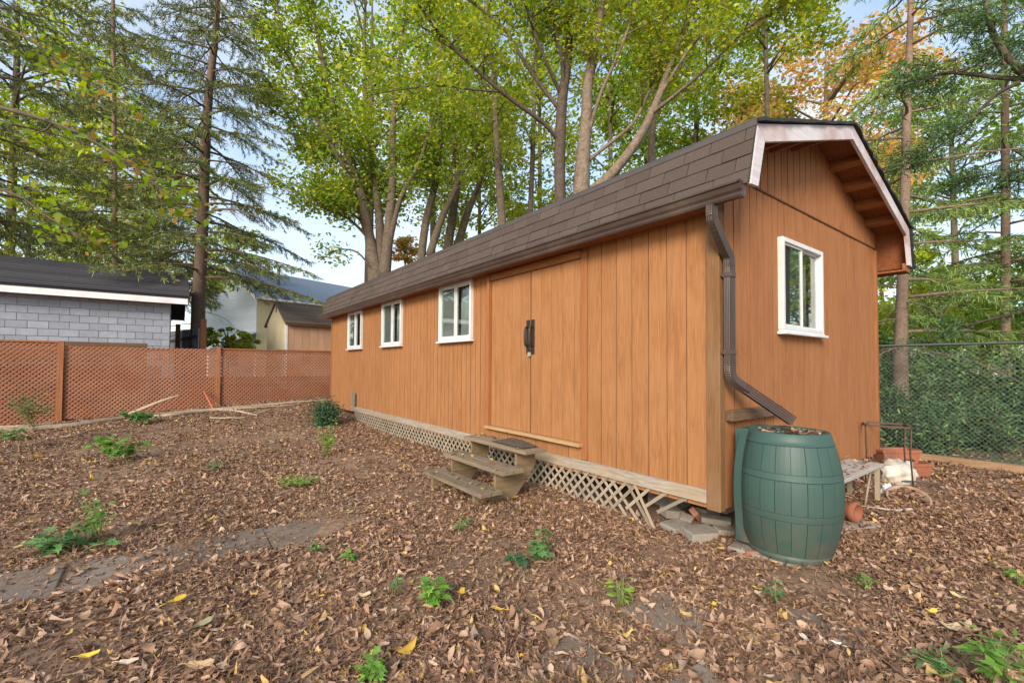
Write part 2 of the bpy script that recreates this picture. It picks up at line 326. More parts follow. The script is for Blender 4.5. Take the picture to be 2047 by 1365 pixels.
# ------------------------------------------------------------------ ground
def gridsheet(name, xs, ys, mat, dz=0.0, keep=None):
    X, Y = np.meshgrid(xs, ys); Z = gh(X, Y) + dz
    V = np.stack([X.ravel(), Y.ravel(), Z.ravel()], 1); nx = len(xs); ny = len(ys)
    i, j = np.meshgrid(np.arange(nx - 1), np.arange(ny - 1)); a = (j * nx + i).ravel()
    Q = np.stack([a, a + 1, a + nx + 1, a + nx], 1)
    if keep is not None:
        c = V[Q].mean(1); Q = Q[keep(c[:, 0], c[:, 1])]
    return bulk(name, V, Q, mat, smooth=True)
u_ = np.linspace(-1, 1, 240); xs = np.sinh(u_ * 4.2) / math.sinh(4.2) * 400
ys = np.concatenate([-np.geomspace(300, 1, 30), np.linspace(-.8, 14, 110), np.geomspace(14.3, 500, 50)])
tag(gridsheet('ground', xs, ys, SOIL), 'bare brown soil of the back yard', None, kind='structure')
lx = np.linspace(2, 90, 130); ly = np.linspace(-6, 120, 160)
def beyond(x, y):
    s, tt = W2L(x, y); return (s > 6.35)
tag(gridsheet('lawn', lx, ly, LAWN, .012, beyond), 'rough green lawn beyond the chain link fence', None, kind='structure')

# paving slabs half buried in the litter
path = empty('path', L2W(-3.5, 2.4, 0), TH); tag(path, 'half buried path of grey paving slabs leading to the wooden steps', None, kind='structure')
SLABS = []
def slab(s, tt, ls, lt, rz=0.0):
    p = L2W(s, tt); z = float(gh(p.x, p.y)); mb = MB(); c = .02
    rr = random.Random(int(s * 100) + 7)
    poly = [(-ls / 2, -lt / 2), (ls / 2, -lt / 2), (ls / 2, lt / 2), (-ls / 2, lt / 2)]
    poly = [(x_ + rr.uniform(-.02, .02), y_ + rr.uniform(-.02, .02)) for x_, y_ in poly]
    mb.prism(poly, 'z', -.05, .008)
    mb.build('paving_slab', SLAB, path, loc=(s + 3.5, tt - 2.4, z), rot=(rr.uniform(-.012, .012), rr.uniform(-.012, .012), rz), bevel=.008)
    SLABS.append((s, tt, ls / 2, lt / 2))
for i, s in enumerate((-5.85, -5.22, -4.59, -3.96, -3.33, -2.70)):
    slab(s, 2.42 + .02 * math.sin(i * 2), .622, .60, .012 * math.sin(i * 3))
for s, tt in ((-2.1, -.42), (-1.78, -.92), (-1.25, -.35), (-.75, -1.0)): slab(s, tt, .42, .42, .2 * math.sin(s * 5))

# ------------------------------------------------------------------ the shed
shed = empty('garden_shed', (CX, CY, 0), TH)
tag(shed, 'long rust orange wooden shed with a brown shingled barn roof and white windows', 'shed')
LEN, WID = 11.63, 4.30
ZB, ZT, ZG = .30, 2.84, 3.19
BRK, EAVE, RIDGE = (-.07, 3.43), (-.21, 2.91), (2.17, 4.15)
Y0, Y1 = -.36, 11.95
def mir(x): return 2 * RIDGE[0] - x
WIN_F = [(3.90, 4.95), (6.57, 7.62), (8.965, 10.02)]; WZ = (1.86, 2.825)
WIN_E = (1.145, 2.197); WZE = (1.823, 2.805)
DOOR = (1.60, 3.40, .63, 2.715)
IN = .06
def rects(u0, u1, z0, z1, ops):
    cuts = sorted({u0, u1, *[c for o in ops for c in o[:2] if u0 < c < u1]}); res = []
    for a, b2 in zip(cuts, cuts[1:]):
        mid = (a + b2) / 2; zz = [(z0, z1)]
        for o in ops:
            if o[0] < mid < o[1]:
                zz = [q for lo, hi in zz for q in ((lo, min(hi, o[2])), (max(lo, o[3]), hi)) if q[1] - q[0] > .004]
        res += [(a, b2, lo, hi) for lo, hi in zz]
    return res
def ext(face, u0, u1, n0, n1, z0, z1):       # box extents on a wall: u along the wall, n outwards
    return (-n1, -n0, u0, u1, z0, z1) if face == 'f' else (u0, u1, -n1, -n0, z0, z1)
opF = [(a + IN, b2 - IN, WZ[0] + .08, WZ[1] - IN) for a, b2 in WIN_F]; opE = [(WIN_E[0] + IN, WIN_E[1] - IN, WZE[0] + .08, WZE[1] - IN)]
def wall(name, face, u0, u1, z0, z1, ops, doors, mat, edges, gap=.004):
    mb = MB()
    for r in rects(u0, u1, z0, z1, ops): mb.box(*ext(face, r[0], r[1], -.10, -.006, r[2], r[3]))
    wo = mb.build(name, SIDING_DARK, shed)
    for a, b2 in zip(edges, edges[1:]):
        for r in rects(a + (.0062 if face == 'f' and a > 3.5 else gap), b2 - (.0062 if face == 'f' and a > 3.5 else gap), z0 - .012, z1, ops + doors):
            hu, hz = (r[1] - r[0]), (r[3] - r[2]); mb = MB()
            if hu < .012: continue
            e = ext(face, -hu / 2, hu / 2, -.0045, 0.0, -hz / 2, hz / 2); mb.box(*e)
            c = (0, (r[0] + r[1]) / 2, (r[2] + r[3]) / 2) if face == 'f' else ((r[0] + r[1]) / 2, 0, (r[2] + r[3]) / 2)
            j = random.uniform(-.0012, .0012); c = (c[0] + (j if face == 'f' else 0), c[1] + (j if face == 'e' else 0), c[2])
            mb.build('siding_board', mat, wo, loc=c)
    return wo
ed = [.10] + [.10 + .2016 * i for i in range(1, 8)]; ed = [.10, .296, .498, .70, .90, 1.10, 1.305, 1.50]
ed += [1.60, 1.80, 2.0, 2.2, 2.4, 2.6, 2.8, 3.0, 3.2, 3.40, 3.56]
while ed[-1] < LEN - .2: ed.append(round(ed[-1] + (.135 if len(ed) % 3 else .142), 3))
ed.append(LEN - .02)
wall('front_wall', 'f', .0, LEN, ZB, ZT, opF, [(1.595, 3.405, DOOR[2], DOOR[3])], SIDING, ed)
ee = [.10] + [round(.10 + .1525 * i + .02 * math.sin(i * 2.3), 3) for i in range(1, 27)] + [WID - .05]
wall('end_wall', 'e', .0, WID, ZB, ZG, opE, [], SIDING_END, ee, .0065)
# gable above the end wall
def gz(x): return min(BRK[1] + (RIDGE[1] - BRK[1]) * (1 - abs(x - RIDGE[0]) / (RIDGE[0] - BRK[0])), 9) - .075
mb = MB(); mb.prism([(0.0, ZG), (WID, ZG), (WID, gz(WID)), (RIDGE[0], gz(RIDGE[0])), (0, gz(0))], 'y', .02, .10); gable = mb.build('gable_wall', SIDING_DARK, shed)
ge = [0.0] + [.02 + .1525 * i for i in range(1, 28)] + [WID]
for a, b2 in zip(ge, ge[1:]):
    a += .0075; b2 -= .0075; pl = [(a, ZG + .012), (b2, ZG + .012), (b2, gz(b2))]
    if a < RIDGE[0] < b2: pl.append((RIDGE[0], gz(RIDGE[0])))
    pl.append((a, gz(a))); mc = (a + b2) / 2
    MB().prism([(q[0] - mc, q[1] - 3.4) for q in pl], 'y', -.006, .014).build('gable_board', SIDING_END, gable, loc=(mc, 0, 3.4))
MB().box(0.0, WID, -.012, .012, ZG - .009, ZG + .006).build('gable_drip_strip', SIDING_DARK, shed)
# far end, back, floor, ceiling: closes the room
MB().box(0, WID, LEN - .1, LEN, ZB, ZG).prism([(0.0, ZG), (WID, ZG), (WID, gz(WID)), (RIDGE[0], gz(RIDGE[0])), (0, gz(0))], 'y', LEN - .1, LEN - .01).build('far_end_wall', SIDING_END, shed)
MB().box(WID - .1, WID, .10, LEN - .1, ZB, ZT).build('back_wall', SIDING_END, shed)
MB().box(.10, WID - .1, .10, LEN - .1, ZB + .01, ZB + .10).build('floor', DARKROOM, shed)
MB().box(.55, WID - .3, .55, LEN - .3, ZB - .16, ZB + .005).build('floor_joist', DARKBOARD, shed)
for sx, sy in ((.75, .95), (.6, 3.2), (.6, 6.2), (.6, 9.2), (4.0, .5), (4.0, 5), (2.3, .6)):
    MB().box(sx - .18, sx + .18, sy - .18, sy + .18, -.1, ZB - .16).build('foundation_block', STONE, shed)
# corner post, trims
MB().box(-.022, .062, -.022, .10, ZB - .02, ZT - .02).build('corner_post', POSTW, shed, bevel=.006)
MB().box(WID - .06, WID + .02, -.024, .05, ZB + .02, ZG - .03).build('corner_trim', TRIMV, shed, bevel=.004)
MB().box(-.02, .04, LEN - .045, LEN + .02, ZB + .06, ZT - .02).build('corner_trim', TRIMV, shed, bevel=.004)
# roof
def slope(xa, za, xb, zb, th, off, y0, y1):          # slab following a slope, th thick, lifted off
    dx, dz = xb - xa, zb - za; l = math.hypot(dx, dz); nx, nz_ = -dz / l, dx / l
    if nz_ < 0 and abs(nz_) > .01: nx, nz_ = -nx, -nz_
    q = [(xa + nx * off, za + nz_ * off), (xb + nx * off, zb + nz_ * off), (xb + nx * (off + th), zb + nz_ * (off + th)), (xa + nx * (off + th), za + nz_ * (off + th))]
    return MB().prism(q, 'y', y0, y1)
roof = slope(BRK[0], BRK[1], RIDGE[0], RIDGE[1], .03, -.05, Y0 + .03, Y1 - .03).build('roof', SOFFIT, shed)
slope(RIDGE[0], RIDGE[1], mir(BRK[0]), BRK[1], .03, -.05, Y0 + .03, Y1 - .03).build('roof_deck', SOFFIT, roof)
slope(EAVE[0], EAVE[1], BRK[0], BRK[1], .03, -.04, Y0 + .03, Y1 - .03).build('roof_deck', SOFFIT, roof)
slope(mir(BRK[0]), BRK[1], mir(EAVE[0]), EAVE[1], .03, -.04, Y0 + .03, Y1 - .03).build('roof_deck', SOFFIT, roof)
def ragged(xa, za, xb, zb, off, th):                 # shingle layer with a rough edge over the gable end
    n = 26; dx, dz = xb - xa, zb - za; l = math.hypot(dx, dz); nx, nz_ = -dz / l, dx / l
    if nz_ < 0: nx, nz_ = -nx, -nz_
    vs = []; fs = []
    for i in range(n + 1):
        f = i / n; j = random.uniform(-.012, .012); h = random.uniform(0, .010)
        for (yy, o) in ((Y0 - .03 + j, off), (Y0 - .03 + j, off + th + h), (Y1 + .03, off + th), (Y1 + .03, off)):
            vs.append((xa + dx * f + nx * o, yy, za + dz * f + nz_ * o))
    for i in range(n):
        for k in range(4): fs.append((i * 4 + k, i * 4 + (k + 1) % 4, i * 4 + 4 + (k + 1) % 4, i * 4 + 4 + k))
    fs += [(0, 1, 2, 3), (n * 4, n * 4 + 1, n * 4 + 2, n * 4 + 3)]
    return MB().add(vs, fs)
ragged(BRK[0] - .02, BRK[1], RIDGE[0], RIDGE[1], -.018, .022).build('shingle_layer', SHINGLE_EDGE, roof)
ragged(RIDGE[0], RIDGE[1], mir(BRK[0]) + .03, BRK[1], -.018, .022).build('shingle_layer', SHINGLE_EDGE, roof)
ragged(mir(BRK[0]), BRK[1], mir(EAVE[0]) + .01, EAVE[1] - .04, -.008, .02).build('shingle_layer', SHINGLE_EDGE, roof)
# mansard shingles on the yard side, each one its own piece
dx, dz = BRK[0] - EAVE[0], BRK[1] - EAVE[1]; SL = math.hypot(dx, dz); ux, uz = dx / SL, dz / SL; nx_, nz_ = -uz, ux
slope(EAVE[0], EAVE[1], BRK[0], BRK[1], .012, -.010, Y0, Y1).build('underlay', SHINGLE_EDGE, roof)
def shingle_mesh(h):
    a = Vector((ux, 0, uz)); nn = Vector((nx_, 0, nz_)); vs = []
    for y in (-.5, .5):
        for (k, o) in ((-.012, .016), (h, .006), (h, .0), (-.012, .002)): vs.append(a * k + nn * o + Vector((0, y, 0)))
    mb = MB(); mb.add(vs, [(0, 1, 2, 3), (7, 6, 5, 4), (0, 4, 5, 1), (1, 5, 6, 2), (2, 6, 7, 3), (3, 7, 4, 0)]); me = mb.mesh('shingle'); me.materials.append(SHINGLE); return me
NC = 4; EXPO = (SL - .02) / NC; sm_ = shingle_mesh(EXPO + .012)
for c in range(NC):
    y = Y0 - .004 - (0.17 if c % 2 else 0.0)
    k = c * EXPO - .01
    while y < Y1:
        wd = random.choice((.24, .29, .31, .36)); a = max(y, Y0 - .004); b2 = min(y + wd, Y1)
        if b2 - a > .03:
            j = random.uniform(0, .004)
            link('shingle', sm_, None, roof, loc=(EAVE[0] + ux * k + nx_ * (.003 + j), (a + b2) / 2, EAVE[1] + uz * k + nz_ * (.003 + j) + random.uniform(-.002, .002)), scale=(1, b2 - a - .007, 1))
        y += wd
a = Vector((ux, 0, uz)); nn = Vector((nx_, 0, nz_)); b0 = Vector((BRK[0], 0, BRK[1]))
q = [b0 - a * .055 + nn * .018, b0 + a * .01 + nn * .022, b0 + a * .02, b0 - a * .055 + nn * .012]
MB().prism([(v_.x, v_.z) for v_ in q], 'y', Y0 - .01, Y1 + .01).build('ridge_flashing', FLASH, roof)
# barge boards
def barge(yc, y1):
    D = .165; P = [EAVE, BRK, RIDGE, (mir(BRK[0]), BRK[1]), (mir(EAVE[0]), EAVE[1])]
    P = [(P[0][0] + .01, P[0][1] + .0)] + P[1:4] + [(P[4][0] - .01, P[4][1])]
    def inner(i):
        pr = []
        for a_, b_ in ((i - 1, i), (i, i + 1)):
            if 0 <= a_ and b_ < 5:
                d = Vector((P[b_][0] - P[a_][0], P[b_][1] - P[a_][1])).normalized(); pr.append((d, Vector((d.y, -d.x))))
        if len(pr) == 1: return Vector(P[i]) + pr[0][1] * D
        n = (pr[0][1] + pr[1][1]).normalized(); return Vector(P[i]) + n * (D / max(.3, n.dot(pr[0][1])))
    I = [inner(i) for i in range(5)]
    I[0] = Vector((P[0][0] + .15, P[0][1] - .0)); I[4] = Vector((P[4][0] - .15, P[4][1]))
    drop = .024
    for i in range(4):
        o1, o2 = Vector(P[i]), Vector(P[i + 1]); d = (o2 - o1).normalized(); n = Vector((d.y, -d.x))
        poly = [o1 + n * drop, o2 + n * drop, I[i + 1] - d * .002, I[i] + d * .002]
        MB().prism([tuple(q_) for q_ in poly], 'y', yc, y1).build('barge_board', BARGE, roof, bevel=.003)
barge(Y0, Y0 + .035); barge(Y1 - .035, Y1)
# lookouts under the gable overhang
for x_ in (.55, 1.0, 1.5, 2.62, 3.06, 3.5, 3.94):
    zc = gz(x_) + .02; sl = (RIDGE[1] - BRK[1]) / (RIDGE[0] - BRK[0]) * (1 if x_ < RIDGE[0] else -1)
    MB().box(-.045, .045, -.16, .16, -.10, -.0).build('lookout', TRIMX, roof, loc=(x_, Y0 + .035 + .162, zc), rot=(0, -math.atan(sl), 0))
for x0, x1 in ((-.20, -.002), (WID + .002, mir(-.20))):
    ys_ = .02 if x0 < 1 else Y0 + .03
    MB().box(x0, x1, ys_, Y1 - .03, ZT - .015, ZT + .01).build('soffit_board', SOFFIT, roof)
    MB().box(x0, x1, ys_ + .006, ys_ + .03, ZT + .012, ZT + .09).build('soffit_end', TRIMX, roof)
MB().box(mir(-.20), mir(-.20) + .02, Y0 + .03, Y1 - .03, ZT - .02, ZT + .10).build('eave_fascia', TRIMX, roof)
MB().box(-.204, -.186, Y0 + .035, Y1 - .03, ZT - .02, ZT + .07).build('eave_fascia', TRIMX, roof)
# gutter and downspout
gp = [(-.206, 2.80), (-.206, 2.915), (-.212, 2.915), (-.268, 2.918), (-.283, 2.926), (-.292, 2.921), (-.290, 2.906), (-.276, 2.90), (-.272, 2.885), (-.266, 2.862), (-.252, 2.842), (-.250, 2.832), (-.258, 2.826), (-.258, 2.818), (-.250, 2.80)]
gut = MB().prism([(x_ + .0, z_) for x_, z_ in gp], 'y', Y0 + .05, Y1 + .13).build('gutter', GUTTER, shed)
MB().prism([(x_ * 1.004 - .001, 2.86 + (z_ - 2.86) * 1.05) for x_, z_ in gp], 'y', Y0 + .03, Y0 + .052).build('gutter_end_cap', GUTTER, gut)
for i in range(14): MB().box(-.2935, -.2915, .2 + i * .85, .215 + i * .85, 2.872, 2.878).build('gutter_screw', BLACKIRON, gut)
prof = []
for (x0, y0, x1, y1) in ((-1, -.72, 1, -.72), (1, -.72, 1, .72), (1, .72, -1, .72), (-1, .72, -1, -.72)):
    for k in range(8):
        f = k / 8; g = (1 - .07 * (k % 2)); prof.append(((x0 + (x1 - x0) * f) * g, (y0 + (y1 - y0) * f) * g))
def spline(pts, n):
    pts = [Vector(p) for p in pts]; res = []
    for i in range(len(pts) - 1):
        p0, p1, p2, p3 = pts[max(i - 1, 0)], pts[i], pts[i + 1], pts[min(i + 2, len(pts) - 1)]
        for k in range(n):
            f = k / n; res.append(.5 * ((2 * p1) + (p2 - p0) * f + (2 * p0 - 5 * p1 + 4 * p2 - p3) * f * f + (3 * p1 - p0 - 3 * p2 + p3) * f ** 3))
    res.append(pts[-1]); return res
def spout(path, name, crimp=True, par=None):
    pts = spline(path, 12) if crimp else path
    rad = [.040 * (1 + (.05 if (i % 2 and crimp) else 0)) for i in range(len(pts))]
    o = MB().tube(pts, rad, prof=prof).build(name, GUTTER, par)
    for p_ in o.data.polygons: p_.use_smooth = False
    return o
sp = spout([(.045, -.075, 2.38), (.045, -.075, 1.50)], 'downspout', False, shed)
spout([(-.225, -.075, 2.81), (-.225, -.075, 2.72), (-.20, -.075, 2.66), (-.03, -.075, 2.48), (.035, -.075, 2.42), (.045, -.075, 2.34)], 'elbow', True, sp)
spout([(.045, -.075, 1.52), (.047, -.077, 1.44), (.075, -.10, 1.375), (.16, -.165, 1.30)], 'elbow', True, sp)
spout([(.14, -.15, 1.318), (.46, -.385, 1.05)], 'outlet_pipe', False, sp)
for z_ in (2.27, 1.62):
    MB().box(.0, .090, -.109, -.02, z_ - .02, z_ + .02).box(-.012, .105, -.035, -.024, z_ - .014, z_ + .014).build('strap', GUTTER, sp, bevel=.003)
# windows
def window(face, u0, u1, z0, z1):
    def B(mb, a, b2, n0, n1, c, d): return mb.box(*ext(face, a, b2, n0, n1, c, d))
    fw = .046; mb = MB()
    B(mb, u0, u0 + fw, .0, .055, z0 + .051, z1); B(mb, u1 - fw, u1, .0, .055, z0 + .051, z1); B(mb, u0 + fw, u1 - fw, .0, .055, z1 - fw, z1); B(mb, u0 + fw, u1 - fw, 0, .055, z0 + .051, z0 + .088)
    wn = mb.build('window', WHITE, shed, bevel=.004)
    mb = MB(); B(mb, u0 - .028, u1 + .028, .002, .088, z0 + .002, z0 + .030); B(mb, u0, u1, .003, .060, z0 + .030, z0 + .049); mb.build('sill', WHITE, wn, bevel=.004)
    a, b2, c, d = u0 + fw, u1 - fw, z0 + .090, z1 - fw; s = .020; m_ = (a + b2) / 2
    far = (m_, b2) if face == 'f' else (a, m_)        # fixed half (with insect screen) and sliding half
    near = (a, m_) if face == 'f' else (m_, b2)
    for (q0, q1), n0, nm in ((far, .012, 'screen_sash'), (near, -.012, 'sash')):
        mb = MB(); B(mb, q0, q0 + s, n0, n0 + .022, c, d); B(mb, q1 - s, q1, n0, n0 + .022, c, d); B(mb, q0 + s, q1 - s, n0, n0 + .022, c, c + s); B(mb, q0 + s, q1 - s, n0, n0 + .022, d - s, d)
        so = mb.build(nm, WHITE, wn)
        mb = MB(); B(mb, q0 + s, q1 - s, n0 + .006, n0 + .010, c + s, d - s); mb.build('pane', GLASS, so)
        if nm == 'screen_sash':
            mb = MB(); B(mb, q0 + s, q1 - s, n0 - .006, n0 - .003, c + s, d - s); mb.build('screen', SCREEN if face == 'f' else SCREEN_E, so)
    vs = []; fs = []; n = 40
    for i in range(n + 1):
        f = i / n; uu = near[0] - .03 + (near[1] - near[0] + .06) * f; nn_ = -.125 + .018 * math.sin(i * 1.3) + .008 * math.sin(i * 2.9)
        if i % 40 > 24 and face == 'e': nn_ -= .0
        for zz in (c - .05, d + .05): vs.append((-nn_, uu, zz) if face == 'f' else (uu, -nn_, zz))
    fs = [(2 * i, 2 * i + 2, 2 * i + 3, 2 * i + 1) for i in range(n)]
    cu = MB().add(vs, fs, True).build('curtain', CURTAIN, wn); sd_ = cu.modifiers.new('thick', 'SOLIDIFY'); sd_.thickness = .004
for a_, b_ in WIN_F: window('f', a_, b_, *WZ)
window('e', WIN_E[0], WIN_E[1], *WZE)
# doors
for (a_, b_) in ((1.606, 2.491), (2.509, 3.390)):
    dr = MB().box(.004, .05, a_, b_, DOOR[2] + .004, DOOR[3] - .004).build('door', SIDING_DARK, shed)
    w4 = (b_ - a_) / 4.5; e4 = [a_, a_ + w4 * .5, a_ + w4 * 1.5, a_ + w4 * 2.5, a_ + w4 * 3.5, b_] if a_ < 2 else [a_, a_ + w4, a_ + 2 * w4, a_ + 3 * w4, a_ + 4 * w4, b_]
    for c_, d_ in zip(e4, e4[1:]):
        hz = DOOR[3] - DOOR[2] - .012; hw = d_ - c_ - .005
        MB().box(-.003, .010, -hw / 2, hw / 2, -hz / 2, hz / 2).build('door_board', SIDING, dr, loc=(-.002, (c_ + d_) / 2, (DOOR[2] + DOOR[3]) / 2))
    pc = 2.455 if a_ < 2 else 2.547
    pl = MB().box(-.014, -.006, pc - .036, pc + .036, 1.64, 2.085).build('handle_plate', BLACKIRON, dr, bevel=.003)
    hp = spline([(-.014, pc, 1.745), (-.05, pc, 1.755), (-.066, pc, 1.80), (-.068, pc, 1.87), (-.066, pc, 1.94), (-.05, pc, 1.985), (-.014, pc, 1.995)], 6)
    MB().tube(hp, .013, 10).build('pull_handle', BLACKIRON, pl)
    for zz in (1.66, 2.065): MB().box(-.017, -.013, pc - .006, pc + .006, zz - .006, zz + .006).build('bolt', BLACKIRON, pl)
MB().box(-.055, .02, 3.402, 3.455, DOOR[2] - .02, DOOR[3] + .07).build('door_jamb', TRIMV, shed, bevel=.003)
MB().box(-.014, .02, 1.508, 1.598, ZB + .15, ZT - .05).build('door_jamb', TRIMV, shed, bevel=.003)
MB().box(-.030, .02, 1.60, 3.40, DOOR[3] + .004, ZT - .03).build('door_header', TRIMX, shed, bevel=.003)
MB().box(-.075, .02, 1.57, 3.47, DOOR[2] - .040, DOOR[2] - .003).build('threshold', PALEWOOD, shed, bevel=.004)
# skirting trim and lattice
z_ = .385
for a_, b_ in ((.10, 1.72), (1.724, 4.30), (4.304, 6.75), (6.754, 9.69)):
    MB().box(-.034, -.004, -(b_ - a_) / 2, (b_ - a_) / 2, -.058, .058).build('skirting_board', GREYWOOD_Y, shed, loc=(0, (a_ + b_) / 2, z_ + random.uniform(-.004, .004)), bevel=.003)
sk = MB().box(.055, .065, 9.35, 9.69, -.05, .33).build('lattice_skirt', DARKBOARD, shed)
def slatmesh(l): 
    me = MB().box(-.0035, .0035, -.0155, .0155, -l / 2, l / 2).mesh('slat'); me.materials.append(GREYWOOD_Z); return me
PIT = .128; hgt = .50; ln = hgt * math.sqrt(2); smh = slatmesh(ln)
y = .40
while y < 9.45:
    zc = .125
    if y > .97: link('lattice_slat', smh, None, sk, loc=(-.010 + .0, y, zc + random.uniform(-.004, .004)), rot=(PI / 4 + random.uniform(-.012, .012), 0, 0))
    if y > .99: link('lattice_slat', smh, None, sk, loc=(-.0025, y - .064, zc + random.uniform(-.004, .004)), rot=(-PI / 4 + random.uniform(-.012, .012), 0, 0))
    y += PIT
sl2 = slatmesh(.54); link('lattice_slat', sl2, None, sk, loc=(-.018, .735, .135), rot=(-.56, 0, 0)); link('lattice_slat', sl2, None, sk, loc=(-.0025, .82, .14), rot=(-.66, 0, 0))
sl3 = slatmesh(.40); link('lattice_slat', sl3, None, sk, loc=(-.010, .60, .25), rot=(.90, 0, 0)); link('lattice_slat', sl3, None, sk, loc=(-.010, .435, .235), rot=(.98, 0, 0)); link('lattice_slat', sl3, None, sk, loc=(-.010, .82, .20), rot=(.82, 0, 0))
MB().box(-.045, -.036, 9.34, 9.66, .44, .78).build('patch_board', DARKBOARD, shed)
# little beam on the end wall above the barrel
MB().box(.10, 1.06, -.07, -.004, 1.035, 1.125).build('wall_beam', wood('beam_wood', (.10, .06, .036), (.17, .105, .065), 'x', 24, .85), shed, bevel=.004)

padlock = empty('padlock', L2W(-.03, 2.500, 1.66), TH); tag(padlock, 'small silver padlock hanging between the two black door handle plates', 'padlock')
MB().box(-.010, .012, -.024, .024, -.045, .006).build('lock_body', BRASS, padlock, bevel=.003)
MB().tube(spline([(0, -.016, .0), (0, -.016, .03), (0, -.008, .048), (0, .008, .048), (0, .016, .03), (0, .016, .0)], 5), .0045, 8).build('shackle', BLACKIRON, padlock)

# ------------------------------------------------------------------ steps and mat
steps = empty('wooden_steps', L2W(-.75, 2.47, 0), TH); tag(steps, 'weathered grey brown wooden steps with three treads below the shed doors', 'steps')
def stp(mb, name, mat, bev=.004):
    o = mb.build(name, mat, steps, bevel=bev); o.data.transform(Matrix.Translation((.75, -2.47, 0))); return o
for (x0, x1, zz) in ((-1.20, -.93, .20), (-.93, -.64, .385), (-.63, -.33, .57)):
    a_, b_ = 1.82, 3.12
    stp(MB().box(x0, (x0 + x1) / 2 - .003, a_, b_, zz - .042, zz), 'tread', STEPW); stp(MB().box((x0 + x1) / 2 + .003, x1, a_ + .004, b_ - .006, zz - .042, zz + .001), 'tread', STEPW)
for yy in (2.05, 3.0):
    pl = [(-1.13, -.06), (-1.13, .157), (-.86, .157), (-.86, .342), (-.57, .342), (-.57, .527), (-.30, .527), (-.30, .33), (-.62, -.02), (-.70, -.06)]
    stp(MB().prism(pl, 'y', yy, yy + .04), 'stringer', STEPV)
stp(MB().box(-.315, -.335, 2.10, 2.99, .43, .525), 'rear_rail', STEPW)
mg = 26; vs = []; fs = []
for i in range(mg + 1):
    for j in range(mg + 1):
        fx, fy = i / mg, j / mg; e = min(fx, 1 - fx, fy, 1 - fy) * 6; e = min(1, max(0, e))
        h = .010 + e * (.012 + .035 * max(0, math.sin(fy * 2.6)) * (fx ** .7)) + random.uniform(0, .008)
        vs.append((-.11 + .22 * fx + random.uniform(-.003, .003), -.30 + .60 * fy * (1 - .1 * fx) + random.uniform(-.003, .003), h))
n0 = mg + 1
fs = [(i * n0 + j, (i + 1) * n0 + j, (i + 1) * n0 + j + 1, i * n0 + j + 1) for i in range(mg) for j in range(mg)]
mat_o = MB().add(vs, fs).build('door_mat', plain('mat_fibre', (.10, .075, .058), .98, .35, 60, bstr=.9), None, loc=L2W(-.475, 2.22, .572), rot=(0, 0, TH))
md_ = mat_o.modifiers.new('thick', 'SOLIDIFY'); md_.thickness = .008; md_.offset = -1
tag(mat_o, 'rumpled dark brown fibre door mat on the top wooden step', 'door mat')

# ------------------------------------------------------------------ rain barrel
BC = L2W(.315, -.405); BC.z = float(gh(BC.x, BC.y)) - .01
barrel = empty('rain_barrel', BC, TH); tag(barrel, 'dark green plastic rain barrel with moulded staves under the brown downspout', 'barrel')
def br(z): f = z / .98; return .278 * (1 - f) * (1 - 2 * f) + 4 * .374 * f * (1 - f) + .288 * f * (2 * f - 1)
zs = [0, .02, .06, .065, .16, .25, .33, .42, .5, .58, .66, .74, .82, .88, .93, .935, .98, .985]
pr = [(br(z) - (.008 if .065 <= z <= .93 else 0.0), z) for z in zs] + [(br(.98) - .03, .985), (br(.98) - .034, .955), (.02, .95)]
MB().lathe([(.02, 0)] + pr, 48).build('body', BARRELG, barrel)
NS = 22
def stave(z0, z1):
    vs = []; nz_, na = 7, 3; hw = PI / NS - .0065
    rows = [z0 - .002] + [z0 + (z1 - z0) * i / nz_ for i in range(nz_ + 1)] + [z1 + .002]; cols = [-hw - .003] + [-hw + 2 * hw * j / na for j in range(na + 1)] + [hw + .003]
    for i, z in enumerate(rows):
        for j, aa in enumerate(cols):
            r = br(z) - (.010 if i in (0, len(rows) - 1) or j in (0, len(cols) - 1) else .0); vs.append((r * math.cos(aa), r * math.sin(aa), z))
    n_ = len(cols); mb = MB(); mb.add(vs, [(i * n_ + j, i * n_ + j + 1, (i + 1) * n_ + j + 1, (i + 1) * n_ + j) for i in range(len(rows) - 1) for j in range(n_ - 1)])
    me = mb.mesh('stave'); me.materials.append(BARRELG); return me
for z0, z1 in ((.075, .345), (.400, .640), (.695, .895)):
    sm_ = stave(z0, z1)
    for k in range(NS): link('stave', sm_, None, barrel, rot=(0, 0, 2 * PI * k / NS))
for z0 in (.345, .640):
    mb = MB(); mb.lathe([(br(z0) - .009, z0 + .004), (br(z0) + .003, z0 + .0042), (br(z0) + .003, z0 + .007), (br(z0) + .0005, z0 + .0072), (br(z0 + .027) + .0005, z0 + .027), (br(z0 + .053) + .0005, z0 + .0525), (br(z0 + .053) - .009, z0 + .0527)], 72); mb.sm = [False] * len(mb.sm); mb.build('hoop', BARRELG, barrel)
MB().lathe([(br(.90) - .009, .898), (br(.90) + .004, .8985), (br(.90) + .004, .902), (br(.905) + .0005, .9025), (br(.94) + .0005, .94), (br(.98) + .0, .982), (br(.98) - .004, .986), (br(.98) - .016, .986), (br(.98) - .02, .97)], 72).build('rim', BARRELG, barrel)
MB().lathe([(.270, .0), (br(.03) - .004, .03), (br(.06) - .003, .062), (br(.07) - .01, .064)], 48).build('base_ring', BARRELD, barrel)
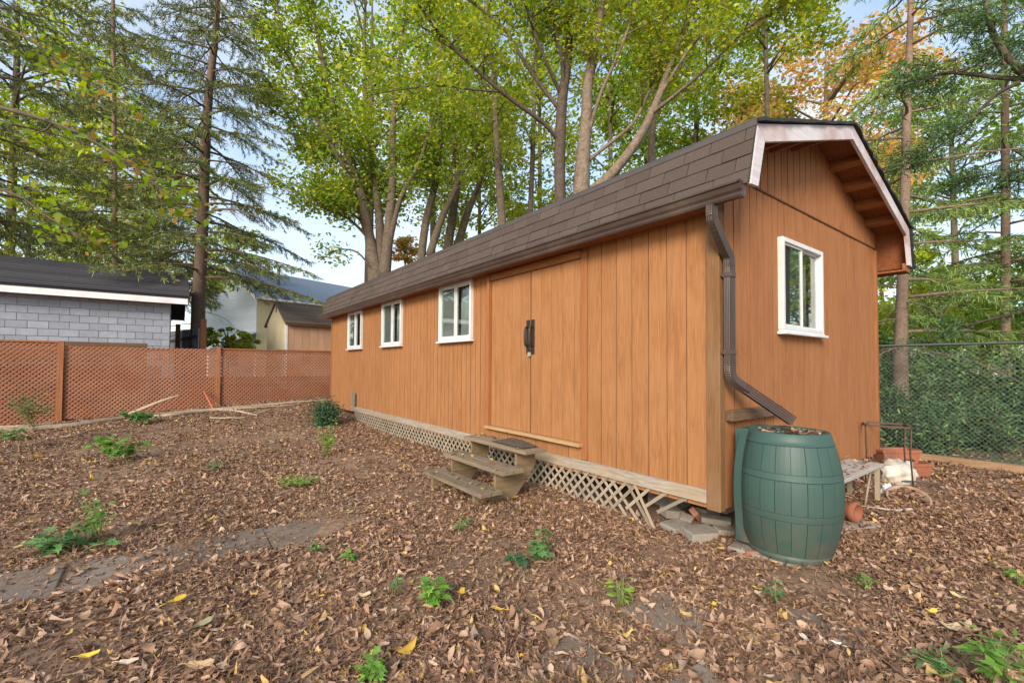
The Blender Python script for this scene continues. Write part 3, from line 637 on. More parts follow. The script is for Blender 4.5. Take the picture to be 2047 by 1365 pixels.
# flat back flange against the wall
mb = MB(); mb.prism([(-.215, .05), (.24, .05), (.24, .980), (-.195, .980)], 'y', .2, .33); mb.build('back_panel', BARRELG, barrel, bevel=.01)
fl = spline([(-.270, .20, .975), (-.325, .22, .75), (-.352, .22, .5), (-.372, .20, .3), (-.392, .18, .15)], 6); vs = []
for q_ in fl: vs += [q_ + Vector((-.004, -.012, 0)), q_ + Vector((.006, -.014, 0)), q_ + Vector((.020, .05, 0)), q_ + Vector((.010, .05, 0))]
fs = [(4 * i + a_, 4 * i + (a_ + 1) % 4, 4 * i + 4 + (a_ + 1) % 4, 4 * i + 4 + a_) for i in range(len(fl) - 1) for a_ in range(4)] + [(0, 1, 2, 3), tuple(4 * (len(fl) - 1) + k for k in range(4))]
MB().add(vs, fs).build('side_flap', BARRELG, barrel)
MB().box(.268, .30, -.10, -.07, .70, .74).build('tap', BLACKIRON, barrel, bevel=.004)

# ------------------------------------------------------------------ things along the end wall
def grounded(s, tt): p = L2W(s, tt); p.z = float(gh(p.x, p.y)); return p
bench = empty('plank_bench', grounded(2.0, -.26), TH); tag(bench, 'low weathered grey plank bench against the end wall behind the green barrel', 'bench')
for y0 in (-.17, .005):
    MB().box(-.80, .78, y0, y0 + .165, .385, .42).build('plank', wood('bench_grey%d' % (y0 > 0), (.27, .25, .23), (.46, .43, .40), 'x', 34, .88, wear=(.30, .25, .20), wear_amt=.4, bstr=.5), bench, bevel=.004)
for xx in (-.6, .66):
    for yy in (-.14, .12): MB().box(xx - .022, xx + .022, yy - .02, yy + .02, -.03, .384).build('leg', GREYWOOD_Z, bench)
    MB().box(xx - .018, xx + .018, -.12, .10, .31, .37).build('cross_rail', GREYWOOD_Z, bench)
MB().tube([(.30, -.12, .02), (.36, -.13, .2), (.52, -.12, .385)], .012, 6).build('brace', GREYWOOD_Z, bench)
stand = empty('metal_plant_stand', grounded(3.66, -.24), TH + .35); tag(stand, 'rusty dark metal frame plant stand at the far corner of the shed', 'plant stand')
RUST = plain('rusty_iron', (.075, .045, .035), .7, .3, 25)
mb = MB()
hw = .22
c4 = [(-hw, -hw, .735), (hw, -hw, .735), (hw, hw, .735), (-hw, hw, .735)]
for i in range(4):
    p, q = Vector(c4[i]), Vector(c4[(i + 1) % 4]); mb.box(min(p.x, q.x) - .011, max(p.x, q.x) + .011, min(p.y, q.y) - .011, max(p.y, q.y) + .011, .724, .746)
mb.build('top_frame', RUST, stand)
for x_, y_ in ((-hw, -hw), (hw, -hw), (hw, hw), (-hw, hw)):
    for o in (0, .035):
        MB().tube([(x_ - o * np.sign(x_), y_, .73), (x_ * .96 - o * np.sign(x_), y_ * .96, .4), (x_ * 1.05 - o * .3 * np.sign(x_), y_ * 1.05, -.02)], .008, 6).build('leg', RUST, stand)
MB().tube(spline([(-hw, -hw, .36), (-.1, -.26, .32), (.08, -.2, .30)], 6), .007, 6).build('scroll', RUST, stand)
def planter(name, loc, rz, label, L=.56, D=.22, H=.20, tilt=0):
    o = empty(name, loc, rz); tag(o, label, 'planter', 'terracotta troughs by the shed corner'); o.rotation_euler = (0, tilt, rz)
    t_ = .018; 
    vs = []
    for z, k in ((0, .90), (H * .78, .98), (H * .78, 1.06), (H, 1.08), (H, .98), (.03, .84)):
        for sx, sy in ((-1, -1), (1, -1), (1, 1), (-1, 1)): vs.append((sx * L / 2 * k if k < 1 else sx * (L / 2 + (k - 1) * D), sy * D / 2 * k, z))
    fs = [(3, 2, 1, 0)] + [(4 * i + j, 4 * i + (j + 1) % 4, 4 * i + 4 + (j + 1) % 4, 4 * i + 4 + j) for i in range(5) for j in range(4)] + [(20, 21, 22, 23)]
    MB().add(vs, fs).build('trough', TERRA, o, bevel=.005)
    vs = []; n_ = 8
    for i in range(n_ + 1):
        for j in range(3): vs.append(((i / n_ - .5) * L * .88, (j / 2 - .5) * D * .8, H * .72 + random.uniform(-.01, .01)))
    MB().add(vs, [(i * 3 + j, i * 3 + 3 + j, i * 3 + 4 + j, i * 3 + 1 + j) for i in range(n_) for j in range(2)]).build('soil_fill', SOIL, o)
    return o
pb = at(1800, 955, 6.35); pb.z = float(gh(pb.x, pb.y))
planter('terracotta_trough', (pb.x + .06, pb.y - .04, pb.z), .06, 'lower empty terracotta trough lying under a stacked one by the chain link fence', .54, .22, .19)
planter('terracotta_trough', (pb.x - .06, pb.y + .0, pb.z + .178), .02, 'upper terracotta trough stacked on another one by the chain link fence', .52, .21, .19)
# crumpled bag
def lump(name, loc, rad, mat, label, cat, seed, amp=.22, flat=0.0, rz=0, sub=4):
    bm = bmesh.new(); bmesh.ops.create_icosphere(bm, subdivisions=sub, radius=1); rr = np.random.default_rng(seed); ks = rr.normal(0, 2.6, (9, 3)); ph = rr.uniform(0, 6, 9)
    for v_ in bm.verts:
        d = v_.co.normalized(); k = 1 + amp * sum(abs(math.sin(ks[i].dot(d) * 1.4 + ph[i])) - .5 for i in range(9)) / 4
        v_.co = Vector((d.x * rad[0] * k, d.y * rad[1] * k, max(d.z * rad[2] * k, -flat * rad[2])))
    me = bpy.data.meshes.new(name); bm.to_mesh(me); bm.free()
    for p_ in me.polygons: p_.use_smooth = True
    o = link(name, me, mat, None, loc, (0, 0, rz)); tag(o, label, cat); return o
pb = onground(1793, 962); lump('plastic_bag', (pb.x, pb.y, pb.z + .09), (.24, .15, .17), BAGM, 'crumpled whitish plastic bag heaped behind the bench end', 'bag', 3, .45, .55, .5)
pb = onground(1772, 985); lump('paper_scrap', (pb.x, pb.y, pb.z + .03), (.085, .05, .07), PAPER, 'bright white crumpled paper scrap near the bench leg', 'paper', 9, .7, .4, .9, 3)
# half-buried basket of leaves
pb = onground(1815, 1000); basket = empty('clay_dish', pb, -.25); tag(basket, 'half buried cream clay dish filled with brown leaves near the bench', 'dish')
basket.rotation_euler = (math.radians(28), math.radians(-6), -.35)
MB().lathe([(.02, -.08), (.13, -.07), (.19, .02), (.20, .05), (.185, .055), (.17, .02), (.12, -.01), (.01, -.01)], 28).build('dish', plain('cream_clay', (.28, .20, .14), .85, .15, 9, dirt=(.28, .18, .12), dirt_amt=.6), basket)
# clay drain pipes
def pipe(loc, rz, tilt, label, L=.34, R=.088):
    o = empty('clay_pipe', loc, rz); o.rotation_euler = (0, tilt, rz); tag(o, label, 'pipe')
    mb = MB(); ri = R - .018; pr_ = [(R, -L), (R, -.06), (R + .006, -.055), (R + .006, 0), (ri, 0), (ri, -L), (R, -L)]
    n = 32; vs = [(x_, r * math.cos(2 * PI * j / n), r * math.sin(2 * PI * j / n)) for r, x_ in pr_ for j in range(n)]
    fs = [(i * n + j, i * n + (j + 1) % n, (i + 1) * n + (j + 1) % n, (i + 1) * n + j) for i in range(len(pr_) - 1) for j in range(n)]
    MB().add(vs, fs, True).build('pipe_body', TERRA, o)
pb = onground(1716, 1050); pipe((pb.x, pb.y, pb.z + .115), math.radians(-62), 0, 'terracotta clay pipe lying open end forward beside the green barrel')
pb = onground(1672, 1046); pipe((pb.x, pb.y, pb.z + .10), math.radians(-75), .1, 'terracotta clay pipe mostly hidden behind the green barrel', .30, .085)
pb = onground(1714, 1052); o = MB().prism([(-.20, -.07), (.17, -.10), (.19, .10), (-.18, .11)], 'z', -.02, .022).build('flat_stone', STONE, None, loc=pb, rot=(0, 0, .35), bevel=.006); tag(o, 'pale flat stone slab lying under the terracotta pipe', 'stone')
pb = onground(1790, 1022); o = MB().tube(spline([(-.36, .22, .02), (-.2, .06, .03), (-.02, -.02, .02), (.16, -.03, .03)], 8), [.006] * 10 + [.010] * 8 + [.016] * 6 + [.012], 8).build('white_root', plain('pale_root', (.36, .31, .26), .7), None, loc=(pb.x, pb.y, pb.z), rot=(0, 0, .1)); tag(o, 'pale bent root lying on the leaves in front of the bench', 'root')
pb = onground(1842, 975); o = MB().tube(spline([(-.14, .20, .04), (0, .08, .06), (.10, -.05, .05), (.13, -.16, .01)], 8), .011, 8).build('hose_piece', RAILM, None, loc=(pb.x, pb.y, pb.z), rot=(0, 0, .3)); tag(o, 'short black hose piece curving out from the terracotta troughs', 'hose')

# stones and bricks heaped under the near corner
def rock(px, py, size, mat, label, cat, rz, tilt=(0, 0), lift=0.0, name='paver_stone', cut=0):
    p = onground(px, py); a_, b_, h_ = size; rr = random.Random(px * 7 + py)
    poly = [(-a_ / 2, -b_ / 2), (a_ / 2 - cut, -b_ / 2), (a_ / 2, -b_ / 2 + cut), (a_ / 2, b_ / 2), (-a_ / 2, b_ / 2)] if cut else [(-a_ / 2, -b_ / 2), (a_ / 2, -b_ / 2), (a_ / 2, b_ / 2), (-a_ / 2, b_ / 2)]
    poly = [(x_ + rr.uniform(-.012, .012), y_ + rr.uniform(-.012, .012)) for x_, y_ in poly]
    o = MB().prism(poly, 'z', -h_ / 2, h_ / 2).build(name, mat, None, loc=(p.x, p.y, p.z + h_ / 2 + lift), rot=(tilt[0], tilt[1], rz), bevel=.010); tag(o, label, cat); return o
G_ = None
rock(1402, 1074, (.30, .22, .075), STONE, 'largest grey brown paver of the heap under the shed corner', 'paver', .25, (.05, .04), .0, cut=.06)
rock(1352, 1056, (.24, .20, .05), STONE, 'flat brown paver lying left of the largest one in the heap', 'paver', .5, (.03, -.02), .0)
rock(1342, 1036, (.19, .15, .08), STONE, 'squat beige block in the shade behind the last lattice slats', 'block', .2, (.05, .1), .02)
rock(1432, 1052, (.26, .12, .06), STONE, 'pale narrow paver resting behind the largest one', 'paver', -.35, (.1, .05), .03)
rock(1449, 1066, (.18, .14, .05), STONE, 'small rounded paver tucked beside the green barrel foot', 'paver', .1, (.0, .12), .0)
rock(1392, 1044, (.20, .095, .06), BRICK, 'reddish brick tilted on its end in the stone heap', 'brick', .9, (.75, .5), .05, 'brick')
rock(1414, 1036, (.24, .12, .12), STONE, 'dark block standing behind the tilted reddish brick', 'block', .6, (0, 0), .0)
rock(1452, 1036, (.18, .10, .065), BRICK, 'reddish brick at the foot of the corner post', 'brick', .64, (0, 0), .07, 'brick')
rock(1447, 1018, (.19, .09, .065), BRICK, 'reddish brick stacked topmost under the corner post', 'brick', .3, (0, .05), .17, 'brick')
rock(1372, 1046, (.13, .09, .05), STONE, 'small grey stone wedge leaning on the tilted brick', 'stone', -.5, (.5, .2), .02)
rock(1545, 1092, (.62, .50, .05), STONE, 'pale slab carrying the green barrel', 'slab', .75, (0, 0), -.035)
rock(1505, 1112, (.10, .05, .05), BRICK, 'orange brick chip in front of the barrel base', 'brick', -.2, (0, 0), -.005, 'brick_chip')

# ------------------------------------------------------------------ lattice fence at the back
FT = 13.3
def fpt(s, z=0.0, t=FT): return L2W(s, t, z)
def gz_l(s, t): p = L2W(s, t); return float(gh(p.x, p.y))
def lattice_panel(s0, s1, z0, z1, parent_loc, label, top=True):
    o = empty('lattice_fence', parent_loc, TH); tag(o, label, 'fence', 'stained lattice fence panels along the back of the yard')
    W_, H_ = s1 - s0, z1 - z0; mb = MB(); a = .074; hw = .0215
    for sg in (1, -1):
        k = -H_ if sg > 0 else 0.0
        n = 0
        while k < (W_ if sg > 0 else W_ + H_):
            # line x = k + sg*z
            if sg > 0: zA, zB = max(0, -k), min(H_, W_ - k)
            else: zA, zB = max(0, k - W_), min(H_, k)
            if zB - zA > .02:
                xA, xB = k + sg * zA, k + sg * zB; h = hw * math.sqrt(2); y0 = 0.0 if sg > 0 else .0075; jj = random.uniform(-.004, .004)
                pl = [(xA - h + jj, zA), (xA + h + jj, zA), (xB + h + jj, zB), (xB - h + jj, zB)]
                mb.prism([(x_ + s0, z_ + z0) for x_, z_ in pl], 'y', y0, y0 + .007)
            k += a * math.sqrt(2); n += 1
    lo = mb.build('lattice', LATTICE, o); tag(lo, kind='stuff')
    if top: MB().box(s0, s1, -.02, .035, z1 - .01, z1 + .03).build('top_rail', FENCEPOST, o, bevel=.003)
    MB().box(s0, s1, .018, .05, z0 + .02, z0 + .10).build('bottom_rail', FENCEPOST, o)
    MB().box(s0, s1, .018, .05, z1 - .10, z1 - .02).build('upper_rail', FENCEPOST, o)
    return o
def fence_panel(s0, s1, z0, z1, label, top=True):
    c = fpt((s0 + s1) / 2); z = z0; c.z = z
    return lattice_panel(-(s1 - s0) / 2, (s1 - s0) / 2, 0, z1 - z0, c, label, top)
def lx(px, t=FT):                      # shed-frame x of a pixel column on the fence line
    d = ray(px, 725); ax, ay = W2L(0, 0); bx, by = W2L(d.x, d.y); k = (t - ay) / (by - ay); return ax + k * (bx - ax)
sA, sB, sC, sD = lx(-420), lx(122), lx(437), lx(672)
fence_panel(lx(-420) , lx(-150) - .03, .02, 2.00, 'stained lattice fence panel beyond the left edge of the yard')
fence_panel(lx(-150) + .03, sB - .05, .03, 1.985, 'leftmost taller stained lattice fence panel below the painted block garage')
fence_panel(sB + .07, sC - .05, .12, 1.90, 'middle stained lattice fence panel without a top rail before the garage', False)
fence_panel(sC + .05, sD + .3, .28, 1.90, 'right stained lattice fence panel joining the far end of the shed')
for s_, zt, lb in ((sB, 2.0, 'square brown fence post between the left and middle lattice panels'), (sC, 1.96, 'square brown fence post between the middle and right lattice panels'), (lx(-150), 2.02, 'square brown fence post at the left end of the lattice')):
    c = fpt(s_); c.z = gz_l(s_, FT)
    o = empty('fence_post', c, TH); tag(o, lb, 'post'); MB().box(-.05, .05, -.055, .035, -.05, zt - c.z).build('post', FENCEPOST, o, bevel=.004)
    MB().box(-.055, .055, -.06, .04, zt - c.z, zt - c.z + .015).build('cap', FENCEPOST, o)
# plank fence right behind the lattice
pf = empty('plank_fence', fpt(lx(40), 0, FT + .5), TH); tag(pf, 'old horizontal plank fence standing right behind the left lattice panels', 'fence')
xa, xb = lx(-500) - lx(40), lx(292) - lx(40)
for i in range(11):
    MB().box(xa, xb, -.02, .02, .02 + i * .183, .195 + i * .183).build('plank', OLDPLANK, pf, bevel=.003)
for x_ in np.linspace(xa + .2, xb - .2, 5): MB().box(x_ - .045, x_ + .045, .021, .11, -.1, 2.0).build('post', OLDPLANK, pf)
o = empty('plank_fence', fpt(lx(480), .1, FT + .35), TH); tag(o, 'low dark plank fence glimpsed through the right lattice panel', 'fence')
for i in range(5): MB().box(lx(300) - lx(480), lx(700) - lx(480) + .6, -.02, .02, .1 + i * .183, .27 + i * .183).build('plank', OLDPLANK, o)
for x_ in (lx(300) - lx(480) + .3, 0, lx(690) - lx(480)): MB().box(x_ - .045, x_ + .045, .021, .11, -.1, 1.0).build('post', OLDPLANK, o)
# red stake leaning on the fence
a_ = fpt(lx(407, FT - .1) , 1.05, FT - .07); p = onground(430, 822)
o = MB().tube([p + Vector((0, 0, -.03)), at(408, 782, (fpt(lx(408))).y - .06)], .028, 4).build('red_stake', REDP, None); tag(o, 'faded red wooden stake leaning against the middle lattice panel', 'stake')

# fallen branches in front of the fence
def branch(name, pts, label, w0, w1, forks=()):
    o = empty(name, onground(*pts[len(pts) // 2][:2])); tag(o, label, 'branch', 'fallen branches along the fence')
    def P(q):
        g = onground(q[0], q[1] if len(q) < 3 else q[2]); 
        if len(q) >= 3: g = at(q[0], q[1], g.y)
        return g + Vector((0, 0, .04)) - o.location
    path = spline([P(q) for q in pts], 8); n = len(path)
    path = [p_ + Vector((0, 0, random.uniform(-.008, .008))) for p_ in path]
    MB().tube(path, [(w0 + (w1 - w0) * i / (n - 1)) * random.uniform(.9, 1.1) for i in range(n)], 8).build('stem', LOGW, o)
    for f in forks:
        pf_ = spline([P(q) for q in f[0]], 6); MB().tube(pf_, [f[1] + (f[2] - f[1]) * i / (len(pf_) - 1) for i in range(len(pf_))], 7).build('side_branch', LOGW, o)
branch('fallen_branch', [(-130, 878), (0, 866), (90, 859), (170, 850), (260, 837)], 'thick forked pale fallen branch rising to a tip before the lattice fence', .085, .06,
       [([(240, 839), (290, 818, 838), (325, 804, 838), (360, 793, 839)], .055, .02), ([(255, 838), (330, 834), (400, 826), (455, 822), (515, 829)], .05, .025)])
branch('fallen_branch', [(300, 834), (420, 822), (520, 813), (640, 803), (690, 801)], 'long thin dark fallen branch lying nearest the right lattice panel', .05, .035)
branch('fallen_branch', [(370, 829), (450, 821), (540, 815), (600, 809)], 'second thin branch lying just in front of the dark one', .03, .02)
branch('fallen_branch', [(120, 878), (150, 874), (175, 866), (190, 862)], 'short pale stick on the leaves left of the leafy maple seedling', .018, .010)
branch('fallen_branch', [(420, 838), (450, 838), (490, 836)], 'thin straight stick lying just in front of the fallen branches', .02, .012)
branch('fallen_branch', [(-60, 864), (10, 859), (60, 855), (110, 850)], 'stubby grey branch lying behind the thick forked one', .05, .04)

# ------------------------------------------------------------------ block garage on the left
GT = 15.2; gs1 = lx(338, GT); gs0 = gs1 - 9.5
gar = empty('block_garage', L2W(gs1, GT, 0), TH); tag(gar, 'blue grey painted concrete block garage with dark shingle roof behind the lattice fence', 'garage')
LG = 9.5
MB().box(-LG, -.012, .016, .20, 0, 3.42).build('wall', MORTAR, gar)
gw = MB().box(-.18, -.002, .012, 5.0, 0, 3.42).build('side_wall', BLOCK, gar)
def blockm(l):
    me = MB().box(-l / 2, l / 2, 0, .06, -.094, .094).mesh('block'); me.materials.append(BLOCK); return me
bf, bh = blockm(.390), blockm(.190)
for r in range(10):
    z = 1.50 + r * .2; off = .2 if r % 2 else 0.0
    if off: link('block', bh, None, gar, loc=(-.105, random.uniform(-.003, .003), z))
    k = 0
    while off + .4 * k + .4 < LG - .4:
        link('block', bf, None, gar, loc=(-(.005 + off + .4 * k + .2), random.uniform(-.003, .003), z)); k += 1
fz0, fz1 = 3.27, 3.50
MB().box(-LG, .42, -.40, -.37, fz0, fz1).build('fascia', FASCIA, gar, bevel=.004)
MB().box(-LG, .40, -.37, .02, fz0 + .05, fz0 + .07).build('soffit', FASCIA, gar)
rx, rz_ = 1.95, 1.03
mb = MB().prism([(-.42, fz1 + .005), (rx, fz1 + rz_ + .0), (5.2, fz1 - .2), (5.2, fz1 - .3), (rx, fz1 + rz_ - .1), (-.40, fz1 - .06)], 'x', -LG, .43); gr = mb.build('roof', GROOF, gar)
ncr = 15; ls = math.hypot(rx + .42, rz_); an = math.atan2(rz_, rx + .42)
for i in range(ncr):
    f = i / ncr; yy = -.44 + (rx + .42) * f; zz = fz1 + .008 + rz_ * f
    vs = []
    for x_ in (-LG, .45):
        for (k_, o_) in ((0, .018), (ls / ncr + .01, .006), (ls / ncr + .01, .0), (0, .0)): vs.append((x_, yy + k_ * math.cos(an) - o_ * math.sin(an), zz + k_ * math.sin(an) + o_ * math.cos(an)))
    MB().add(vs, [(0, 1, 2, 3), (7, 6, 5, 4), (0, 4, 5, 1), (1, 5, 6, 2), (2, 6, 7, 3), (3, 7, 4, 0)]).build('shingle_course', GROOF, gr)
MB().box(-LG, .46, rx - .10, rx + .10, fz1 + rz_ - .01, fz1 + rz_ + .03).build('ridge_cap', GROOF, gr)
MB().prism([(-.40, fz1 - .05), (rx, fz1 + rz_ - .06), (5.1, fz1 - .22), (5.1, fz1 - .36), (rx, fz1 + rz_ - .2), (-.40, fz1 - .2)], 'x', .40, .43).build('rake_board', OLDPLANK, gr)
MB().prism([(.02, 3.42), (rx, fz1 + rz_ - .12), (4.9, 3.2)], 'x', -.15, -.01).build('gable', BLOCK, gar)

# grey board fence and posts beside the garage
nf = empty('board_fence', at(400, 690, 15.4), 0); nf.location.z = .3; tag(nf, 'grey vertical board fence running back beside the block garage', 'fence')
pA, pB = at(398, 655, 15.6), at(342, 664, 19.5)
n_ = 26
for i in range(n_):
    f = (i + .5) / n_; p = pA.lerp(pB, f); d = (pB - pA); an_ = math.atan2(d.y, d.x); l_ = d.length / n_ * .46
    zt = p.z + random.uniform(-.02, .02) - .3
    MB().box(-l_, l_, -.012, .012, 0, zt).build('board', GREYBOARD, nf, loc=(p.x - nf.location.x, p.y - nf.location.y, 0), rot=(0, 0, an_))
d = pB - pA; an_ = math.atan2(d.y, d.x)
for zz, th_ in ((pA.z - .30, .09),):
    MB().box(0, d.length, .02, .06, -th_, 0).build('rail', OLDPLANK, nf, loc=(pA.x - nf.location.x, pA.y - nf.location.y, zz - .3 + .05), rot=(0, 0, an_))
def bigpost(px, py, Y, w_, label, mat=FENCEPOST):
    p = at(px, py, Y); o = empty('fence_post', (p.x, p.y, .25), TH); tag(o, label, 'post'); MB().box(-w_ / 2, w_ / 2, -w_ / 2, w_ / 2, 0, p.z - .25).build('post', mat, o, bevel=.006)
bigpost(407, 638, 15.0, .17, 'tall orange brown square post rising above the lattice beside the spruce trunk')
bigpost(356, 648, 18.0, .16, 'darker square post of the grey board fence beside the garage corner', OLDPLANK)

# ------------------------------------------------------------------ beige shed behind the fence
bs = empty('storage_shed', at(571, 690, 17.5), TH + .16); bs.location.z = .35; tag(bs, 'beige and pink board storage shed with grey gable roof behind the lattice fence', 'shed')
cz = at(571, 640, 17.5).z - .35; pkz = at(549, 602, 18.2).z - .35
DW, DL = 2.1, 4.2
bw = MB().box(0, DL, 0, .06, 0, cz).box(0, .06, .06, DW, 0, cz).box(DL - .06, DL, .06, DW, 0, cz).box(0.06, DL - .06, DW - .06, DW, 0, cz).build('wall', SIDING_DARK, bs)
for i in range(14):
    MB().box(-.147, .147, -.012, .0, -cz / 2, cz / 2).build('board', PINKB, bw, loc=(.02 + .15 + .30 * i, 0, cz / 2))
for i in range(6):
    wy = DW / 6; y0, y1 = i * wy, (i + 1) * wy; tz = lambda y: cz + (pkz - cz) * (1 - abs(y - DW / 2) / (DW / 2)) - .05
    pl = [(y0 + .004, 0), (y1 - .004, 0), (y1 - .004, tz(y1))] + ([(DW / 2, tz(DW / 2))] if y0 < DW / 2 < y1 - .01 and i != 2 else []) + [(y0 + .004, tz(y0))]
    MB().prism(pl, 'x', -.014, .0).build('board', BEIGE, bw)
MB().prism([(0.05, cz), (DW - .05, cz), (DW / 2, pkz - .06)], 'x', .0, .05).build('gable', BEIGE, bs)
MB().box(-.02, .06, -.03, .04, 0, cz).build('corner_trim', FASCIA, bs)
MB().box(-.022, -.013, DW / 2 - .05, DW / 2 + .05, cz + .38, cz + .62).build('vent', DGLASS, bs)
br_ = MB().prism([(-.15, cz - .10), (DW / 2, pkz), (DW + .15, cz - .10), (DW + .15, cz - .18), (DW / 2, pkz - .08), (-.15, cz - .18)], 'x', -.08, DL + .1).build('roof', BEIGEROOF, bs)
l_ = math.hypot(DW / 2 + .15, pkz - cz + .1); an_ = math.atan2(pkz - cz + .1, DW / 2 + .15)
for i in range(9):
    f = i / 9; vs = []
    for x_ in (-.09, DL + .11):
        for k_, o_ in ((0, .02), (l_ / 9 + .01, .006), (l_ / 9 + .01, .001), (0, .001)): vs.append((x_, -.16 + (DW / 2 + .15) * f + k_ * math.cos(an_) - o_ * math.sin(an_), cz - .10 + (pkz - cz + .1) * f + k_ * math.sin(an_) + o_ * math.cos(an_)))
    MB().add(vs, [(0, 1, 2, 3), (7, 6, 5, 4), (0, 4, 5, 1), (1, 5, 6, 2), (2, 6, 7, 3), (3, 7, 4, 0)]).build('shingle_course', BEIGEROOF, br_)
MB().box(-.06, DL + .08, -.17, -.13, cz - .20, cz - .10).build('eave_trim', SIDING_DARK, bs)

# ------------------------------------------------------------------ neighbour's house
HY = 33.0
hc = at(512, 690, HY); house = empty('neighbour_house', (hc.x, hc.y, .3), TH + .38); tag(house, 'two storey house with pale blue gable siding, cream side wall and blue grey roof', 'house')
ez = at(512, 588, HY).z - .3; HL, HW_ = 14.0, 8.0; pk = ez + 2.55
hw_ = MB().box(0, HL, 0, .15, 0, ez).box(0, .15, .15, HW_, 0, ez).box(HL - .15, HL, .15, HW_, 0, ez).box(.15, HL - .15, HW_ - .15, HW_, 0, ez).build('wall', HYEL, house)
for i in range(44):                        # clapboards on the gable side
    z0 = .0 + i * .2
    if z0 < ez: y0, y1 = 0.0, HW_
    else:
        k = (z0 + .2 - ez) / (pk - ez) * HW_ / 2; y0, y1 = k, HW_ - k
    if y1 - y0 < .2: break
    MB().prism([(-.035, z0), (-.012, z0 + .2), (-.0, z0 + .2), (-.0, z0)], 'y', y0, y1).build('clapboard', HSIDE, hw_)
MB().prism([(0, ez), (HW_, ez), (HW_ / 2, pk - .1)], 'x', .0, .15).build('gable', HSIDE, house)
hr = MB().prism([(-.45, ez - .22), (HW_ / 2, pk + .05), (HW_ + .45, ez - .22), (HW_ + .45, ez - .40), (HW_ / 2, pk - .12), (-.45, ez - .40)], 'x', -.35, HL + .3).build('roof', HROOF, house)
MB().prism([(-.47, ez - .22), (HW_ / 2, pk + .06), (HW_ + .47, ez - .22), (HW_ + .47, ez - .48), (HW_ / 2, pk - .22), (-.47, ez - .48)], 'x', -.40, -.352).build('rake_trim', FASCIA, hr)
MB().box(-.3, HL + .3, -.56, -.452, ez - .40, ez - .22).build('eave_gutter', FASCIA, hr)
cp = at(557, 548, HY + 3.4); cl = Matrix.Rotation(-(TH + .38), 4, 'Z') @ (cp - house.location)
MB().tube([(cl.x, cl.y, cl.z - 1.0), (cl.x, cl.y, cl.z + .55)], .13, 12).tube([(cl.x, cl.y, cl.z + .55), (cl.x, cl.y, cl.z + .68)], .19, 12).build('chimney_pipe', GALV, hr)
for x_, z_ in ((3.2, 2.2), (6.0, 1.7), (9.0, 1.5)): MB().tube([(x_, HW_ * .30, ez + z_ - 1.2), (x_, HW_ * .30, ez + z_ - .55)], .05, 8).build('vent_pipe', GALV, hr)
for x_ in (2.1, 6.0, 9.6):
    wn = MB().box(x_ - .75, x_ + .75, -.05, .0, ez - 1.75, ez - .55).build('window', FASCIA, house)
    for k_ in (-1, 1):
        MB().box(x_ + k_ * .35 - .29, x_ + k_ * .35 + .29, -.06, -.052, ez - 1.65, ez - .65).build('pane', DGLASS, wn)
        MB().box(x_ + k_ * .35 - .29, x_ + k_ * .35 + .29, -.07, -.062, ez - 1.17, ez - 1.13).build('glazing_bar', FASCIA, wn)
# lean-to on the gable side
lt = MB().prism([(-3.2, 2.15), (-.04, 3.45), (-.04, 3.55), (-3.25, 2.25)], 'y', -.2, 6.0).build('lean_to_roof', HSIDE, house)
MB().box(-3.0, -.05, .3, .4, 0, 2.2).build('lean_to_wall', plain('lean_wall', (.42, .47, .46), .8), house)
MB().box(-3.0, -2.9, .4, 6, 0, 2.1).build('lean_to_wall', MATS['lean_wall'], house)
wn = MB().box(-1.9, -1.0, .27, .298, 1.0, 1.95).build('window', FASCIA, house); MB().box(-1.82, -1.08, .262, .268, 1.08, 1.87).build('pane', DGLASS, wn)

# far house on the right, seen in bits through the leaves
hp = at(1945, 700, 34); h2 = empty('pale_house', (hp.x, hp.y, 0), .2); tag(h2, 'pale house with white balcony columns far behind the chain link fence', 'house')
MB().box(-4, 6, 1.2, 6, 0, 4.6).build('wall', plain('pale_wall', (.55, .52, .50), .8), h2)
MB().prism([(-4.6, 4.55), (1, 6.6), (6.6, 4.55), (6.6, 4.4), (-4.6, 4.4)], 'y', .2, 6.5).build('roof', BEIGEROOF, h2)
for x_ in (-1.2, 1.4, 4): MB().box(x_ - .12, x_ + .12, .3, .54, 0, 4.4).build('column', FASCIA, h2)
for i in range(14): MB().box(-1.0 + .17 * i, -.95 + .17 * i, .35, .41, 2.2, 3.1).build('baluster', FASCIA, h2)
MB().box(-1.1, 1.3, .33, .43, 3.1, 3.18).build('hand_rail', FASCIA, h2); MB().box(-3, 4, .3, 1.2, 2.0, 2.2).build('balcony_floor', FASCIA, h2)
for x_ in (-2.6, .2, 2.8):
    wn = MB().box(x_ - .5, x_ + .5, 1.15, 1.2, 2.6, 4.0).build('window', FASCIA, h2); MB().box(x_ - .42, x_ + .42, 1.13, 1.148, 2.68, 3.92).build('pane', DGLASS, wn)

